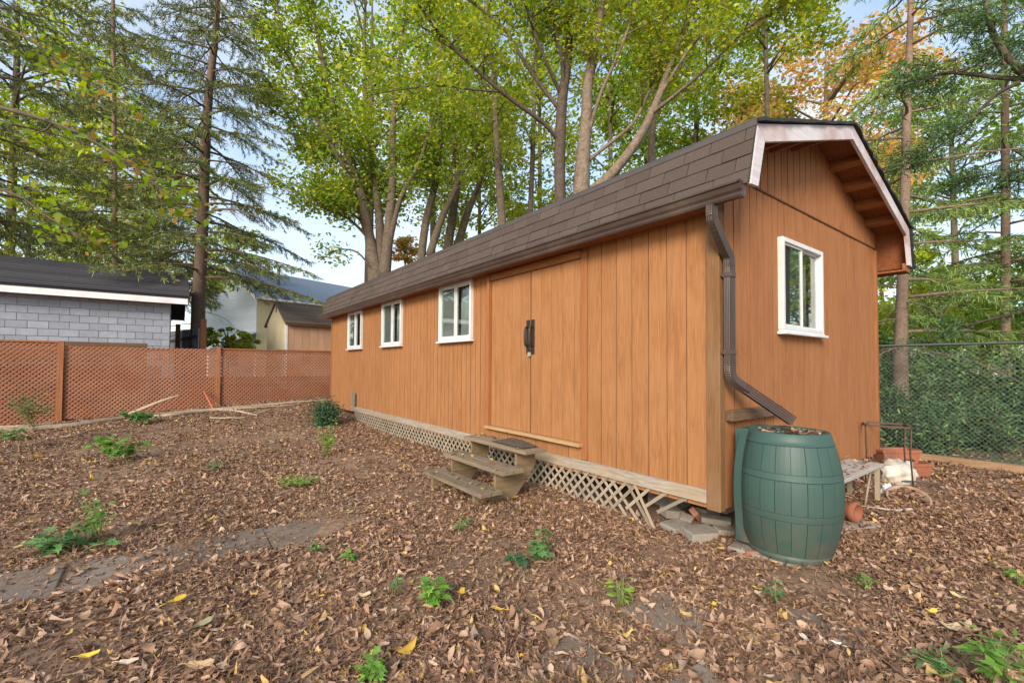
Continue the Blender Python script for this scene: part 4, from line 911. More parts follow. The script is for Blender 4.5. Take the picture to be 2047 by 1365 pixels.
# ------------------------------------------------------------------ chain link fence on the right
FS = 6.05
cf = empty('chain_link_fence', L2W(FS, 0, 0), TH); tag(cf, 'grey chain link fence with dark top rail behind the right end of the shed', 'fence')
y0c, y1c, zt = -5.0, 12.6, 1.87
MB().tube([(0, y0c, zt), (0, y1c, zt)], .022, 10).build('top_rail', RAILM, cf)
for y_ in (-3.3, -.1 + .0, 3.0, 6.0, 9.0, 12.0):
    if abs(y_ + .1) < .2: continue
    MB().tube([(0.0, y_, -.1), (0, y_, zt + .03)], .024, 10).build('post', RAILM, cf)
MB().box(-.05, .05, y0c, y1c, -.05, .11).build('kick_board', wood('kick_board', (.20, .12, .07), (.34, .22, .13), 'y', 26, .85, vari=.1), cf)
vs = []; fs = []; dm = .034; wr = .0028
V_, Q_ = [], []
def wire_strip(pts):
    b_ = sum(len(v_) for v_ in V_); P = np.array(pts); n = len(P)
    off = np.array([[0, wr, 0], [wr, -wr * .5, 0], [-wr, -wr * .5, 0]]); off = np.array([[wr, 0, 0], [-wr * .5, wr * .9, 0], [-wr * .5, -wr * .9, 0]])
    V_.append((P[:, None, :] + off[None]).reshape(-1, 3)); q = []
    for i in range(n - 1):
        for j in range(3): q.append((b_ + i * 3 + j, b_ + i * 3 + (j + 1) % 3, b_ + i * 3 + 3 + (j + 1) % 3, b_ + i * 3 + 3 + j))
    Q_.append(np.array(q))
nw = int((6.0 - y0c) / dm)
for i in range(nw):
    yb = y0c + i * dm; pts = []
    for k in range(int(1.76 / dm)):
        pts.append((.003 * (1 if k % 2 else -1), yb + dm * ((k + i) % 2), .10 + k * dm))
    wire_strip(pts)
cm = bulk('wire_mesh', np.concatenate(V_), np.concatenate(Q_), GALV, cf); tag(cm, kind='stuff')

# ------------------------------------------------------------------ trees
def unit(v): return v / np.maximum(1e-9, np.linalg.norm(v, axis=-1, keepdims=True))
def leaf_quads(P, size, asp=.62, up=.55, fold=.25, droop=.0):
    """kite-shaped folded leaves at points P"""
    n = len(P); nrm = rng.normal(0, 1, (n, 3)); nrm[:, 2] = np.abs(nrm[:, 2]) + up; nrm = unit(nrm)
    d = rng.normal(0, 1, (n, 3)); d[:, 2] -= droop; d = unit(d - nrm * (d * nrm).sum(1, keepdims=True)); sd_ = np.cross(nrm, d)
    sz = np.broadcast_to(size, (n,))[:, None] * rng.uniform(.55, 1.4, (n, 1)); w = sz * asp * rng.uniform(.8, 1.15, (n, 1))
    base = P - d * sz * .45; tip = P + d * sz * .55; mid = P - d * sz * .06
    V = np.stack([base, mid + sd_ * w * .5 + nrm * sz * fold * .5, tip, mid - sd_ * w * .5 + nrm * sz * fold * .5], 1).reshape(-1, 3)
    return V, np.arange(4 * n).reshape(n, 4)
def tint(n, pal, var=.18, clump=None):
    """a colour per leaf drawn from weighted palette [(weight, rgb)]"""
    w_ = np.array([p_[0] for p_ in pal], float); c = np.array([p_[1] for p_ in pal]); k = rng.choice(len(pal), n, p=w_ / w_.sum())
    C = c[k] * rng.normal(1, var, (n, 1)).clip(.45, 1.7)
    if clump is not None: C = C * clump[:, None]
    return C.clip(.003, .95)
GREEN = [(4, (.125, .215, .035)), (4, (.18, .27, .045)), (2.6, (.27, .33, .055)), (.6, (.42, .35, .06))]
YGREEN = [(4, (.23, .30, .045)), (3, (.32, .36, .055)), (1.8, (.45, .41, .07)), (1.2, (.15, .23, .04))]
DGREEN = [(4, (.075, .145, .032)), (3, (.085, .15, .03)), (1, (.14, .19, .035))]
ORANGE = [(3, (.62, .34, .13)), (2.6, (.56, .42, .14)), (3, (.33, .36, .12)), (1.2, (.55, .27, .15))]
SPRUCE = [(4, (.080, .120, .042)), (3, (.135, .175, .050)), (3, (.23, .25, .060)), (.7, (.28, .22, .08))]
SPRUCE_L = [(3, (.13, .165, .045)), (3, (.21, .225, .052)), (1, (.30, .28, .07)), (2, (.08, .12, .04))]
def polyline(pts, n=6): return spline(pts, n)
class Tree:
    def __init__(s, name, label, base, bark, cat='tree', group=None):
        s.o = empty(name, base); tag(s.o, label, cat, group); s.base = Vector(base); s.mb = MB(); s.bark = bark; s.tips = []; s.cl = []
    def stem(s, pts, rad, sides=9):
        s.mb.tube([Vector(p) - s.base for p in pts], rad, sides)
    def twigs(s, pts, rads, n, f0, length, level, up=.35, spread=1.0, sides=5):
        """side branches off a limb; the last level keeps leaf points"""
        m = len(pts)
        for i in range(n):
            f = f0 + (1 - f0) * (i + random.random()) / n; k = min(m - 2, int(f * (m - 1))); fr = f * (m - 1) - k
            p = Vector(pts[k]).lerp(Vector(pts[k + 1]), min(1, fr)); r0 = rads[k] if hasattr(rads, '__len__') else rads
            tg = (Vector(pts[k + 1]) - Vector(pts[k])).normalized(); a = random.uniform(0, 2 * PI)
            d = (tg * .55 + Vector((math.cos(a), math.sin(a), 0)) * spread + Vector((0, 0, up + random.uniform(-.35, .35)))).normalized()
            l = length * random.uniform(.6, 1.25) * (1.15 - .5 * f)
            q = [p]; cur = d
            for _ in range(4):
                cur = (cur + Vector((random.uniform(-.25, .25), random.uniform(-.25, .25), random.uniform(-.12, .2)))).normalized(); q.append(q[-1] + cur * (l / 4))
            r = min(r0 * .55, .012 + l * .011)
            rr = [r * (1 - .8 * j / 4) for j in range(5)]
            if q[0].z < 40: s.stem(q, rr, sides)
            if level > 1: s.twigs(q, rr, 5, .25, l * .5, level - 1, up * .8, spread, 4)
            if level <= 2: s.tips += [(q[j] + (q[j + 1] - q[j]) * random.random(), l) for j in (1, 2, 3, 3)] + [(q[4], l)]
    def leaves(s, per, size, pal, scatter=.22, mat=None, up=.5, clear=None, asp=.62):
        P0 = np.array([tuple(t_[0]) for t_ in s.tips]); 
        if clear is not None: P0 = P0[clear(P0)]
        if len(P0) == 0: return
        n = len(P0) * per; P = np.repeat(P0, per, 0) + rng.normal(0, 1, (n, 3)) * np.array([scatter, scatter, scatter * .7])
        cl = np.repeat(rng.normal(1, .16, len(P0)).clip(.6, 1.5), per)
        V, Q = leaf_quads(P - np.array(s.base)[None], size, asp=asp, up=up)
        bulk('crown', V, Q, mat or LEAFM, s.o, tint(n, pal, .15, cl))
    def done(s): s.mb.build('trunk', s.bark, s.o)
def S(*pts):                               # (px, py, Y, width px) -> points and radii
    P = [at(a, b_, c) for a, b_, c, _ in pts]; R_ = [w_ * .385 * c / F_PX for _, _, c, w_ in pts]
    n = 5; path = spline(P, n); rr = [R_[min(i // n, len(R_) - 2)] * (1 - (i % n) / n) + R_[min(i // n + 1, len(R_) - 1)] * ((i % n) / n) if i < n * (len(R_) - 1) else R_[-1] for i in range(len(path))]
    return path, rr
def base_of(path): p = Vector(path[0]); p.z = 0; return p
def grow(T, st, n1, f0, l1, lev=2, up=.35, spread=1.0):
    for (path, rr) in st:
        T.stem(path, rr, 10); T.twigs(path, rr, n1, f0, l1, lev, up, spread)
def rooted(*pts):                          # first point is carried down to the ground
    path, rr = S(*pts); p0 = Vector(path[0]); path = [Vector((p0.x, p0.y, -.1)), Vector((p0.x, p0.y, p0.z * .5))] + path; return path, [rr[0] * 1.25, rr[0] * 1.08] + rr

# B: multi-stemmed tree behind the far end of the shed
Yb = 18.0
b1 = rooted((752, 555, Yb, 44), (738, 470, Yb, 26), (722, 390, Yb, 24), (690, 290, Yb, 20), (655, 170, Yb, 14), (630, 40, Yb, 9), (615, -90, Yb, 5))
b2_ = S((756, 560, Yb, 30), (760, 470, Yb + .2, 24), (752, 380, Yb + .3, 18), (735, 250, Yb + .5, 12), (728, 90, Yb + .6, 8), (735, -80, Yb + .6, 5))
b3 = S((768, 555, Yb - .1, 34), (778, 450, Yb - .1, 26), (785, 350, Yb, 20), (786, 240, Yb, 15), (800, 110, Yb, 10), (820, -60, Yb, 6))
b4 = S((776, 500, Yb, 16), (800, 400, Yb - .5, 12), (840, 320, Yb - .8, 9), (870, 220, Yb - 1, 5))
b5 = S((742, 500, Yb, 12), (715, 420, Yb + .5, 9), (690, 370, Yb + .7, 6), (650, 330, Yb + .8, 3))
T = Tree('maple_tree', 'multi stemmed green maple rising behind the far end of the shed roof', base_of(b1[0]), BARK)
b6 = S((722, 392, Yb, 14), (668, 300, Yb - .3, 11), (610, 190, Yb - .6, 9), (570, 80, Yb - .8, 7), (540, -60, Yb - 1, 4))
b8 = S((740, 480, Yb, 9), (700, 440, Yb - .4, 7), (655, 420, Yb - .7, 5), (610, 400, Yb - 1, 3))
b9 = S((748, 545, Yb - .2, 6), (715, 505, Yb - .6, 5), (675, 500, Yb - .9, 3), (640, 520, Yb - 1.1, 2))
b7 = S((700, 330, Yb, 10), (640, 290, Yb + .3, 8), (590, 250, Yb + .6, 6), (545, 190, Yb + .8, 3))
for st, n_, f_ in ((b1, 17, .30), (b2_, 13, .25), (b3, 15, .25), (b4, 8, .3), (b5, 12, .2), (b6, 15, .25), (b7, 10, .25), (b8, 12, .25)): grow(T, [st], n_, f_, 2.1, 2, .25)
T.stem(*b9, 6); T.twigs(b9[0], b9[1], 5, .35, .9, 1, .1)
T.leaves(9, .155, YGREEN + GREEN, .28); T.done()
# C: leaning dark stems
Yc = 18.5
c1 = rooted((842, 515, Yc, 22), (852, 440, Yc, 20), (872, 360, Yc, 17), (880, 290, Yc, 14), (878, 180, Yc, 10), (884, 40, Yc, 7), (890, -80, Yc, 4))
c2 = S((858, 512, Yc, 22), (880, 445, Yc, 18), (905, 390, Yc, 15), (935, 320, Yc, 12), (985, 255, Yc, 8), (1010, 180, Yc, 5))
T = Tree('maple_tree', 'dark leaning pair of stems splitting apart left of the slender lit trunk', base_of(c1[0]), BARKD)
for st, n_ in ((c1, 14), (c2, 10)): grow(T, [st], n_, .3, 2.0, 2, .3)
T.leaves(8, .155, YGREEN + GREEN, .28); T.done()
Yc = 21
c3 = rooted((895, 495, Yc, 24), (905, 430, Yc, 22), (915, 350, Yc, 16), (905, 240, Yc, 12), (915, 100, Yc, 8), (915, -70, Yc, 4))
c4_ = S((915, 490, Yc, 24), (935, 425, Yc, 18), (955, 375, Yc, 14), (975, 300, Yc, 9), (1010, 200, Yc, 5))
T = Tree('maple_tree', 'mossy V shaped pair of stems low behind the middle of the shed roof', base_of(c3[0]), BARKD)
for st, n_ in ((c3, 13), (c4_, 9)): grow(T, [st], n_, .35, 2.2, 2, .3)
T.leaves(8, .17, YGREEN, .34); T.done()
# D, E: slender trunks
Yd = 15.5
d1 = rooted((1004, 445, Yd, 22), (998, 360, Yd, 20), (992, 250, Yd, 17), (988, 150, Yd, 14), (975, 40, Yd, 11), (970, -80, Yd, 7))
T = Tree('slender_tree', 'slender sunlit trunk standing left of the two big grey maple trunks', base_of(d1[0]), BARK)
grow(T, [d1], 20, .28, 1.7, 2, .2); T.leaves(8, .125, YGREEN, .26); T.done()
Ye = 19
e1 = rooted((1060, 425, Ye, 14), (1064, 330, Ye, 13), (1068, 200, Ye, 11), (1074, 60, Ye, 8), (1078, -80, Ye, 5))
T = Tree('slender_tree', 'thin dark trunk between the lit slender trunk and the big maples', base_of(e1[0]), BARKD)
grow(T, [e1], 16, .3, 2.0, 2, .2); T.leaves(8, .15, YGREEN, .3); T.done()
# F: big grey maple with long limbs to the left
Yf = 13.2
f1 = rooted((1120, 400, Yf, 30), (1119, 310, Yf, 29), (1124, 200, Yf, 27), (1135, 120, Yf, 22), (1140, 30, Yf, 18), (1150, -90, Yf, 12))
f2 = S((1116, 280, Yf, 12), (1085, 245, Yf - .3, 11), (1030, 205, Yf - .6, 11), (980, 165, Yf - .9, 10), (900, 90, Yf - 1.3, 9), (850, 30, Yf - 1.6, 7), (810, -40, Yf - 1.9, 5))
f3 = S((1116, 215, Yf, 12), (1080, 170, Yf + .2, 11), (1040, 110, Yf + .3, 10), (1005, 55, Yf + .4, 8), (950, 10, Yf + .5, 7), (880, -40, Yf + .5, 5))
f4 = S((1122, 190, Yf, 12), (1090, 120, Yf - .5, 9), (1060, 40, Yf - .8, 8), (1035, -70, Yf - 1, 5))
f5 = S((1010, 185, Yf - .7, 6), (950, 180, Yf - 1.0, 5), (880, 172, Yf - 1.4, 4), (800, 180, Yf - 1.8, 3), (730, 192, Yf - 2.1, 2))
f6 = S((1128, 180, Yf, 12), (1118, 90, Yf - .4, 9), (1085, -30, Yf - .7, 6))
T = Tree('maple_tree', 'big smooth grey maple trunk with long bare limbs sweeping up to the left', base_of(f1[0]), BARK)
for st, n_, f_ in ((f1, 12, .6), (f2, 13, .5), (f3, 12, .5), (f4, 9, .5), (f5, 9, .35), (f6, 8, .5)): grow(T, [st], n_, f_, 1.5, 2, .25)
T.leaves(5, .13, YGREEN, .28); T.done()
# G: bigger maple with limb bending right
Yg = 12.7
g1 = rooted((1162, 385, Yg, 46), (1165, 320, Yg, 38), (1172, 240, Yg, 30), (1176, 160, Yg, 26), (1196, 60, Yg, 20), (1215, -90, Yg, 12))
g2 = S((1180, 385, Yg, 30), (1225, 345, Yg, 26), (1275, 280, Yg, 24), (1310, 210, Yg, 20), (1340, 130, Yg, 16), (1370, 50, Yg, 11), (1400, -60, Yg, 7))
g3 = S((1178, 320, Yg, 10), (1215, 290, Yg + .3, 9), (1262, 250, Yg + .5, 9), (1290, 200, Yg + .5, 8), (1320, 120, Yg + .6, 7), (1330, 20, Yg + .6, 5))
g4 = S((1176, 270, Yg, 10), (1200, 190, Yg - .3, 9), (1240, 100, Yg - .5, 8), (1265, 30, Yg - .6, 7), (1300, -70, Yg - .8, 5))
g5 = S((1172, 235, Yg, 8), (1195, 120, Yg + .4, 7), (1255, 80, Yg + .6, 6), (1310, 30, Yg + .8, 5), (1350, -30, Yg + .8, 4))
g6 = S((1300, 230, Yg, 11), (1350, 190, Yg - .6, 9), (1410, 140, Yg - 1.2, 7), (1480, 70, Yg - 1.8, 6), (1540, 25, Yg - 2.2, 5), (1640, -20, Yg - 2.6, 3))
g7 = S((1320, 190, Yg, 10), (1370, 110, Yg - .4, 8), (1430, 30, Yg - .7, 6), (1470, -50, Yg - .9, 4))
T = Tree('maple_tree', 'largest grey maple whose thick limb bends up to the right behind the roof', base_of(g1[0]), BARK)
for st, n_, f_ in ((g1, 12, .6), (g2, 13, .55), (g3, 9, .5), (g4, 10, .5), (g5, 9, .5), (g6, 13, .4), (g7, 9, .4)): grow(T, [st], n_, f_, 1.5, 2, .25)
T.leaves(5, .13, YGREEN + [(2, (.26, .25, .04))], .28); T.done()
Yh = 17
h1 = rooted((1302, 325, Yh, 20), (1304, 250, Yh, 18), (1318, 170, Yh, 15), (1322, 60, Yh, 11), (1335, -80, Yh, 6))
T = Tree('slender_tree', 'short visible trunk right of the bending limb just above the roof', base_of(h1[0]), BARK)
grow(T, [h1], 16, .3, 1.9, 2, .2); T.leaves(9, .135, YGREEN, .3); T.done()

# foliage masses further back: each a tree of its own
def far_tree(px, pytop, pybot, Y, wpx, pal, label, nleaf, leaf, bark=BARKD, name='broadleaf_tree', group='trees filling the background', mat=None, asp=.62):
    top, bot = at(px, pytop, Y), at(px, pybot, Y); R = wpx * .5 * Y / F_PX; base = Vector((top.x, top.y, 0))
    o = empty(name, base); tag(o, label, 'tree', group)
    nb = 46; zc = (top.z + bot.z) / 2; hz = max(.5, (top.z - bot.z) / 2)
    C = unit(rng.normal(0, 1, (nb, 3))) * rng.uniform(.25, 1.0, (nb, 1)) ** .45; C = C * np.array([R, R * .8, hz]) + np.array([0, 0, zc])
    rc = rng.uniform(.16, .34, nb) * min(R, hz); k = rng.integers(0, nb, nleaf)
    d = unit(rng.normal(0, 1, (nleaf, 3))) * rng.uniform(.3, 1.05, (nleaf, 1)) ** .5
    P = C[k] + d * rc[k][:, None] * np.array([1.15, 1.15, .75])
    V, Q = leaf_quads(P, leaf, asp=asp); bulk('crown', V, Q, mat or LEAFM, o, tint(nleaf, pal, .16, rng.normal(1, .2, nb).clip(.55, 1.5)[k]))
    mb = MB(); r0 = max(.07, R * .035)
    mb.tube([(0, 0, -.1), (.05, 0, zc * .5), (0, .05, zc), (0, 0, top.z * .95)], [r0 * 1.2, r0, r0 * .7, r0 * .15], 8)
    for i in rng.choice(nb, 16, replace=False):
        z0 = max(bot.z, min(C[i][2] - .3 * R, zc + .2 * hz)); e = Vector(C[i]); s0 = Vector((0, 0, z0)); md_ = s0.lerp(e, .5) + Vector((0, 0, .12 * R))
        mb.tube([s0, md_, e], [r0 * .4, r0 * .25, r0 * .06], 5)
    mb.build('trunk', bark, o)
FT_ = [
 (745, -60, 450, 27, 480, YGREEN, 'tall bright green tree behind the maple left of centre', 8000, .25),
 (870, -80, 500, 31, 330, GREEN, 'green tree far behind the multi stemmed maple', 7000, .28),
 (960, 190, 520, 33, 240, YGREEN, 'sunlit pale green tree behind the leaning dark stems', 8500, .26),
 (1080, 30, 460, 30, 280, YGREEN, 'green tree behind the thin dark trunk', 7000, .26),
 (1220, -60, 420, 28, 300, GREEN, 'green tree directly behind the two big grey maples', 6500, .25),
 (1390, -60, 360, 25, 330, GREEN, 'green tree right of the bending limb above the roof', 7500, .22),
 (1290, 130, 400, 33, 220, YGREEN, 'pale green tree low behind the bending limb', 7000, .28),
 (1530, -100, 150, 17, 300, YGREEN, 'yellow green tree overhanging the near gable of the shed', 5500, .16),
 (1480, 150, 330, 24, 190, YGREEN, 'low yellow green tree peeping over the roof near the gable', 4500, .2),
 (1650, 60, 430, 23, 400, ORANGE, 'orange autumn tree behind the gable peak', 15000, .22),
 (1880, 540, 760, 22, 330, YGREEN, 'bright yellow green bush beyond the chain link fence', 9000, .2),
 (2080, 470, 760, 17, 280, GREEN, 'green tree at the right edge beyond the chain link fence', 8000, .17),
 (1960, 520, 720, 27, 330, GREEN, 'darker green tree in front of the far pale house', 6500, .24),
 (1760, 380, 700, 26, 200, YGREEN, 'yellow green tree just right of the shed behind the slim trunk', 7500, .22),
 (1900, 120, 480, 31, 330, GREEN, 'pale green tree far behind the conifers at the right', 8000, .28),
 (40, -90, 360, 30, 420, YGREEN, 'pale yellow green tree high at the upper left corner', 9000, .28),
 (60, 330, 640, 26, 330, YGREEN, 'bright yellow green tree above the garage roof at the left', 14000, .22),
 (300, 300, 650, 29, 330, YGREEN, 'golden green tree between the garage and the spruce trunk', 14500, .24),
 (180, 60, 420, 33, 440, YGREEN, 'green tree high behind the garage roof', 10500, .3),
 (470, 440, 610, 40, 130, YGREEN, 'yellow green conical tree left of the house roof', 4500, .26),
 (455, 655, 705, 18, 120, YGREEN, 'low bright bush behind the tall orange post', 2200, .13),
]
for a_ in FT_: far_tree(*a_)
far_tree(810, 470, 530, 30, 60, ORANGE, 'small reddish tree glimpsed just left of the dark leaning stems', 1500, .22)

# ------------------------------------------------------------------ conifers
def spruce(label, path, rr, z0, z1, lmax, lmin, nb, pal, droop=.35, dens=1.0, dead=6, needle=.13, dead_top=None, name='spruce_tree', sides=None, az_skip=None, bark=BARKS):
    base = base_of(path); T = Tree(name, label, base, bark); T.stem(path, rr, 12); path = [Vector(p) for p in path]
    def trunk_at(z):
        for a_, b_ in zip(path, path[1:]):
            if a_.z <= z <= b_.z: return a_.lerp(b_, (z - a_.z) / max(1e-6, b_.z - a_.z))
        return path[-1]
    A, B_, C_ = [], [], []
    for i in range(nb):
        f = (i + random.random()) / nb; z = z0 + (z1 - z0) * f; p = trunk_at(z); az = i * 2.399 + random.uniform(-.4, .4)
        if az_skip and az_skip(az % (2 * PI), z): continue
        l = (lmax + (lmin - lmax) * f) * random.uniform(.7, 1.15); d = Vector((math.cos(az), math.sin(az), 0)); q = [p]
        for k in range(1, 9):
            g = k / 8; q.append(p + d * l * g + Vector((0, 0, l * (.10 * g - droop * g * g + .12 * g ** 3))) + Vector((random.uniform(-.03, .03), random.uniform(-.03, .03), 0)))
        r0 = .012 + .010 * l; T.stem(q, [r0 * (1 - .85 * k / 8) for k in range(9)], 5)
        bare = random.random() < .08 or (dead_top is not None and z < dead_top and random.random() < .6)
        nt_ = int((5 + 6.5 * l) * dens)
        sd_ = Vector((-d.y, d.x, 0))
        for k in range(nt_):
            g = .22 + .78 * (k + random.random()) / nt_; j = min(7, int(g * 8)); o_ = q[j].lerp(q[j + 1], g * 8 - j)
            sg = 1 if k % 2 else -1; tl = (.22 + .28 * l * (1.05 - g)) * random.uniform(.7, 1.2)
            e = o_ + (d * .55 + sd_ * sg * random.uniform(.5, 1.0)).normalized() * tl + Vector((0, 0, -tl * random.uniform(.15, .75)))
            T.mb.tube([o_ - base, e - base], [.005, .0025], 3, False)
            if bare: continue
            n_ = int(max(5, tl / .016))
            gg = np.linspace(.05, 1, n_)[:, None]; P = np.array(o_)[None] * (1 - gg) + np.array(e)[None] * gg
            A.append(P); B_.append(np.repeat(np.array((e - o_).normalized())[None], n_, 0)); C_.append(np.full(n_, random.gauss(1, .2)))
    for i in range(dead):                       # bare dead lower branches
        z = random.uniform(1.6, z0 + 1.5); p = trunk_at(z); az = random.uniform(0, 2 * PI); l = random.uniform(.8, lmax * .8); d = Vector((math.cos(az), math.sin(az), 0))
        q = [p + d * l * k / 5 + Vector((random.uniform(-.04, .04), random.uniform(-.04, .04), l * (.05 * k / 5 - .45 * (k / 5) ** 2))) for k in range(6)]; T.stem(q, [.014 * (1 - .8 * k / 5) for k in range(6)], 4)
        for k in range(5):
            o_ = q[1 + k % 4]; e = o_ + Vector((random.uniform(-1, 1), random.uniform(-1, 1), random.uniform(-.6, .1))) * l * .3; T.mb.tube([o_ - base, e - base], [.005, .002], 3, False)
    P = np.concatenate(A); D = np.concatenate(B_); K = np.concatenate(C_).clip(.5, 1.6); n = len(P)
    rv = rng.normal(0, 1, (n, 3)); pr_ = unit(rv - D * (rv * D).sum(1, keepdims=True)); dn = unit(D * .75 + pr_ * .8 + np.array([0, 0, -.15])); sdv = unit(np.cross(dn, rng.normal(0, 1, (n, 3))))
    L_ = needle * rng.uniform(.7, 1.2, (n, 1)); w_ = needle * .14
    b0 = P - np.array(base); V = np.stack([b0 - sdv * w_ * .5, b0 + sdv * w_ * .5, b0 + dn * L_ + sdv * w_ * .35, b0 + dn * L_ - sdv * w_ * .35], 1).reshape(-1, 3)
    bulk('crown', V, np.arange(4 * n).reshape(n, 4), NEEDLE, T.o, tint(n, pal, .18, K)); T.done(); return T
Ys = 16.6
s1 = rooted((396, 690, Ys, 36), (397, 600, Ys, 30), (405, 450, Ys, 26), (410, 300, Ys, 24), (418, 180, Ys, 19), (432, 60, Ys, 14), (436, -60, Ys, 11), (438, -320, Ys, 3))
spruce('tall spruce with drooping dark boughs and a bare lower trunk behind the lattice fence', s1[0], s1[1], 4.6, 19.0, 4.3, 1.4, 112, SPRUCE, .42, .95, 18, .14)
s2 = rooted((230, 690, 22, 12), (230, 400, 22, 11), (226, 0, 22, 8), (226, -250, 22, 3))
spruce('spruce further back above the garage roof at the far left', s2[0], s2[1], 5.0, 20, 4.6, 1.6, 66, SPRUCE_L, .40, .8, 6, .20)
s4 = rooted((-60, 690, 14, 30), (-50, 300, 14, 24), (-40, 0, 14, 18), (-40, -300, 14, 5))
spruce('spruce just outside the left edge whose boughs reach over the garage', s4[0], s4[1], 5.4, 18, 4.6, 1.6, 72, SPRUCE, .38, .9, 6, .14)
# right: slim conifer behind the chain link fence
Yr = 9.6
r1 = rooted((1800, 700, Yr, 30), (1803, 600, Yr, 25), (1808, 430, Yr, 22), (1812, 250, Yr, 19), (1818, 100, Yr, 15), (1822, -60, Yr, 11), (1826, -300, Yr, 4))
spruce('slim conifer trunk with airy boughs behind the chain link fence right of the shed', r1[0], r1[1], 2.2, 11.5, 2.7, 1.4, 66, [(3, (.13, .22, .06)), (3, (.19, .29, .07)), (2.4, (.28, .35, .085))], .22, .85, 10, .14, name='conifer_tree', az_skip=lambda a, z: 2.0 < a < 5.0 and (z < 5.2 or random.random() < .65))
Yk = 12.5
r2 = rooted((2010, 700, Yk, 20), (2010, 400, Yk, 18), (2008, 100, Yk, 14), (2005, -150, Yk, 7))
spruce('second conifer further right with blue green boughs', r2[0], r2[1], 3.4, 12.5, 3.0, 1.3, 44, [(3, (.12, .20, .065)), (3, (.18, .28, .07)), (2, (.27, .35, .085))], .30, .85, 4, .16, name='conifer_tree')
# dark curved limbs of a tree standing beyond the right edge
Yj = 6.2
j0 = rooted((2330, 700, Yj, 60), (2310, 400, Yj, 52), (2260, 250, Yj, 44), (2240, 60, Yj, 36), (2240, -150, Yj, 22))
j1 = S((2255, 230, Yj, 24), (2150, 180, Yj, 21), (2060, 158, Yj, 18), (2000, 95, Yj, 15), (1975, 30, Yj, 13), (1962, -60, Yj, 9))
j2 = S((2060, 160, Yj, 14), (1990, 155, Yj + .2, 11), (1925, 148, Yj + .4, 8), (1870, 150, Yj + .6, 5), (1820, 185, Yj + .8, 3))
j3 = S((2040, 165, Yj, 12), (1990, 190, Yj + .2, 8), (1940, 240, Yj + .4, 6), (1880, 290, Yj + .6, 4), (1820, 330, Yj + .8, 3))
j4 = S((2270, 330, Yj, 12), (2120, 330, Yj, 9), (1990, 350, Yj + .4, 6), (1900, 370, Yj + .8, 4))
j5 = S((2290, 560, Yj + .5, 14), (2150, 590, Yj + .8, 11), (2047, 622, Yj + 1.2, 9), (1940, 650, Yj + 1.8, 6), (1850, 690, Yj + 2.3, 4))
T = Tree('pine_tree', 'dark curved limbs reaching in at the upper right from a tree outside the picture', base_of(j0[0]), BARKD)
T.stem(*j0, 10)
for st, n_ in ((j1, 6), (j2, 6), (j3, 6), (j4, 7), (j5, 6)): grow(T, [st], n_, .35, .6, 2, .0)
T.leaves(9, .12, [(3, (.06, .12, .06)), (2, (.09, .17, .05)), (1, (.13, .2, .05))], .13, mat=NEEDLE, asp=.13); T.done()
# left: maple limb overhead
Ym = 5.6
m0 = rooted((-420, 700, Ym, 60), (-400, 400, Ym, 54), (-390, 200, Ym, 46), (-400, -100, Ym, 32))
m1 = S((-395, 150, Ym, 20), (-200, 170, Ym, 15), (0, 215, Ym, 11), (130, 255, Ym + .1, 9), (240, 315, Ym + .2, 6), (330, 385, Ym + .3, 4), (385, 440, Ym + .4, 2))
m2 = S((-395, 250, Ym, 14), (-180, 330, Ym - .3, 10), (20, 385, Ym - .3, 6), (90, 430, Ym - .3, 4), (190, 490, Ym - .2, 2))
m3 = S((-395, 0, Ym, 16), (-150, 10, Ym + .2, 10), (40, 70, Ym + .3, 6), (150, 150, Ym + .4, 4), (260, 210, Ym + .5, 2))
T = Tree('maple_tree', 'thin maple limbs with large leaves hanging in from the left edge', base_of(m0[0]), BARKD)
T.stem(*m0, 10)
for st, n_ in ((m1, 13), (m2, 8), (m3, 8)): grow(T, [st], n_, .45, .45, 1, -.15)
T.leaves(3, .11, [(4, (.16, .24, .03)), (2, (.25, .29, .035)), (1, (.35, .20, .06)), (1, (.09, .16, .03))], .12, up=.2); T.done()

# off-picture trees that the window panes mirror
far_tree(-700, -60, 640, 9, 420, GREEN, 'green tree left of the picture beyond the garage corner', 4000, .2)
far_tree(2560, -350, 690, 8.6, 640, GREEN, 'green tree right of the picture along the chain link fence', 6000, .2)
far_tree(3100, -300, 690, 8.0, 700, YGREEN, 'yellow green tree right of the picture closer to the viewer', 5000, .2)

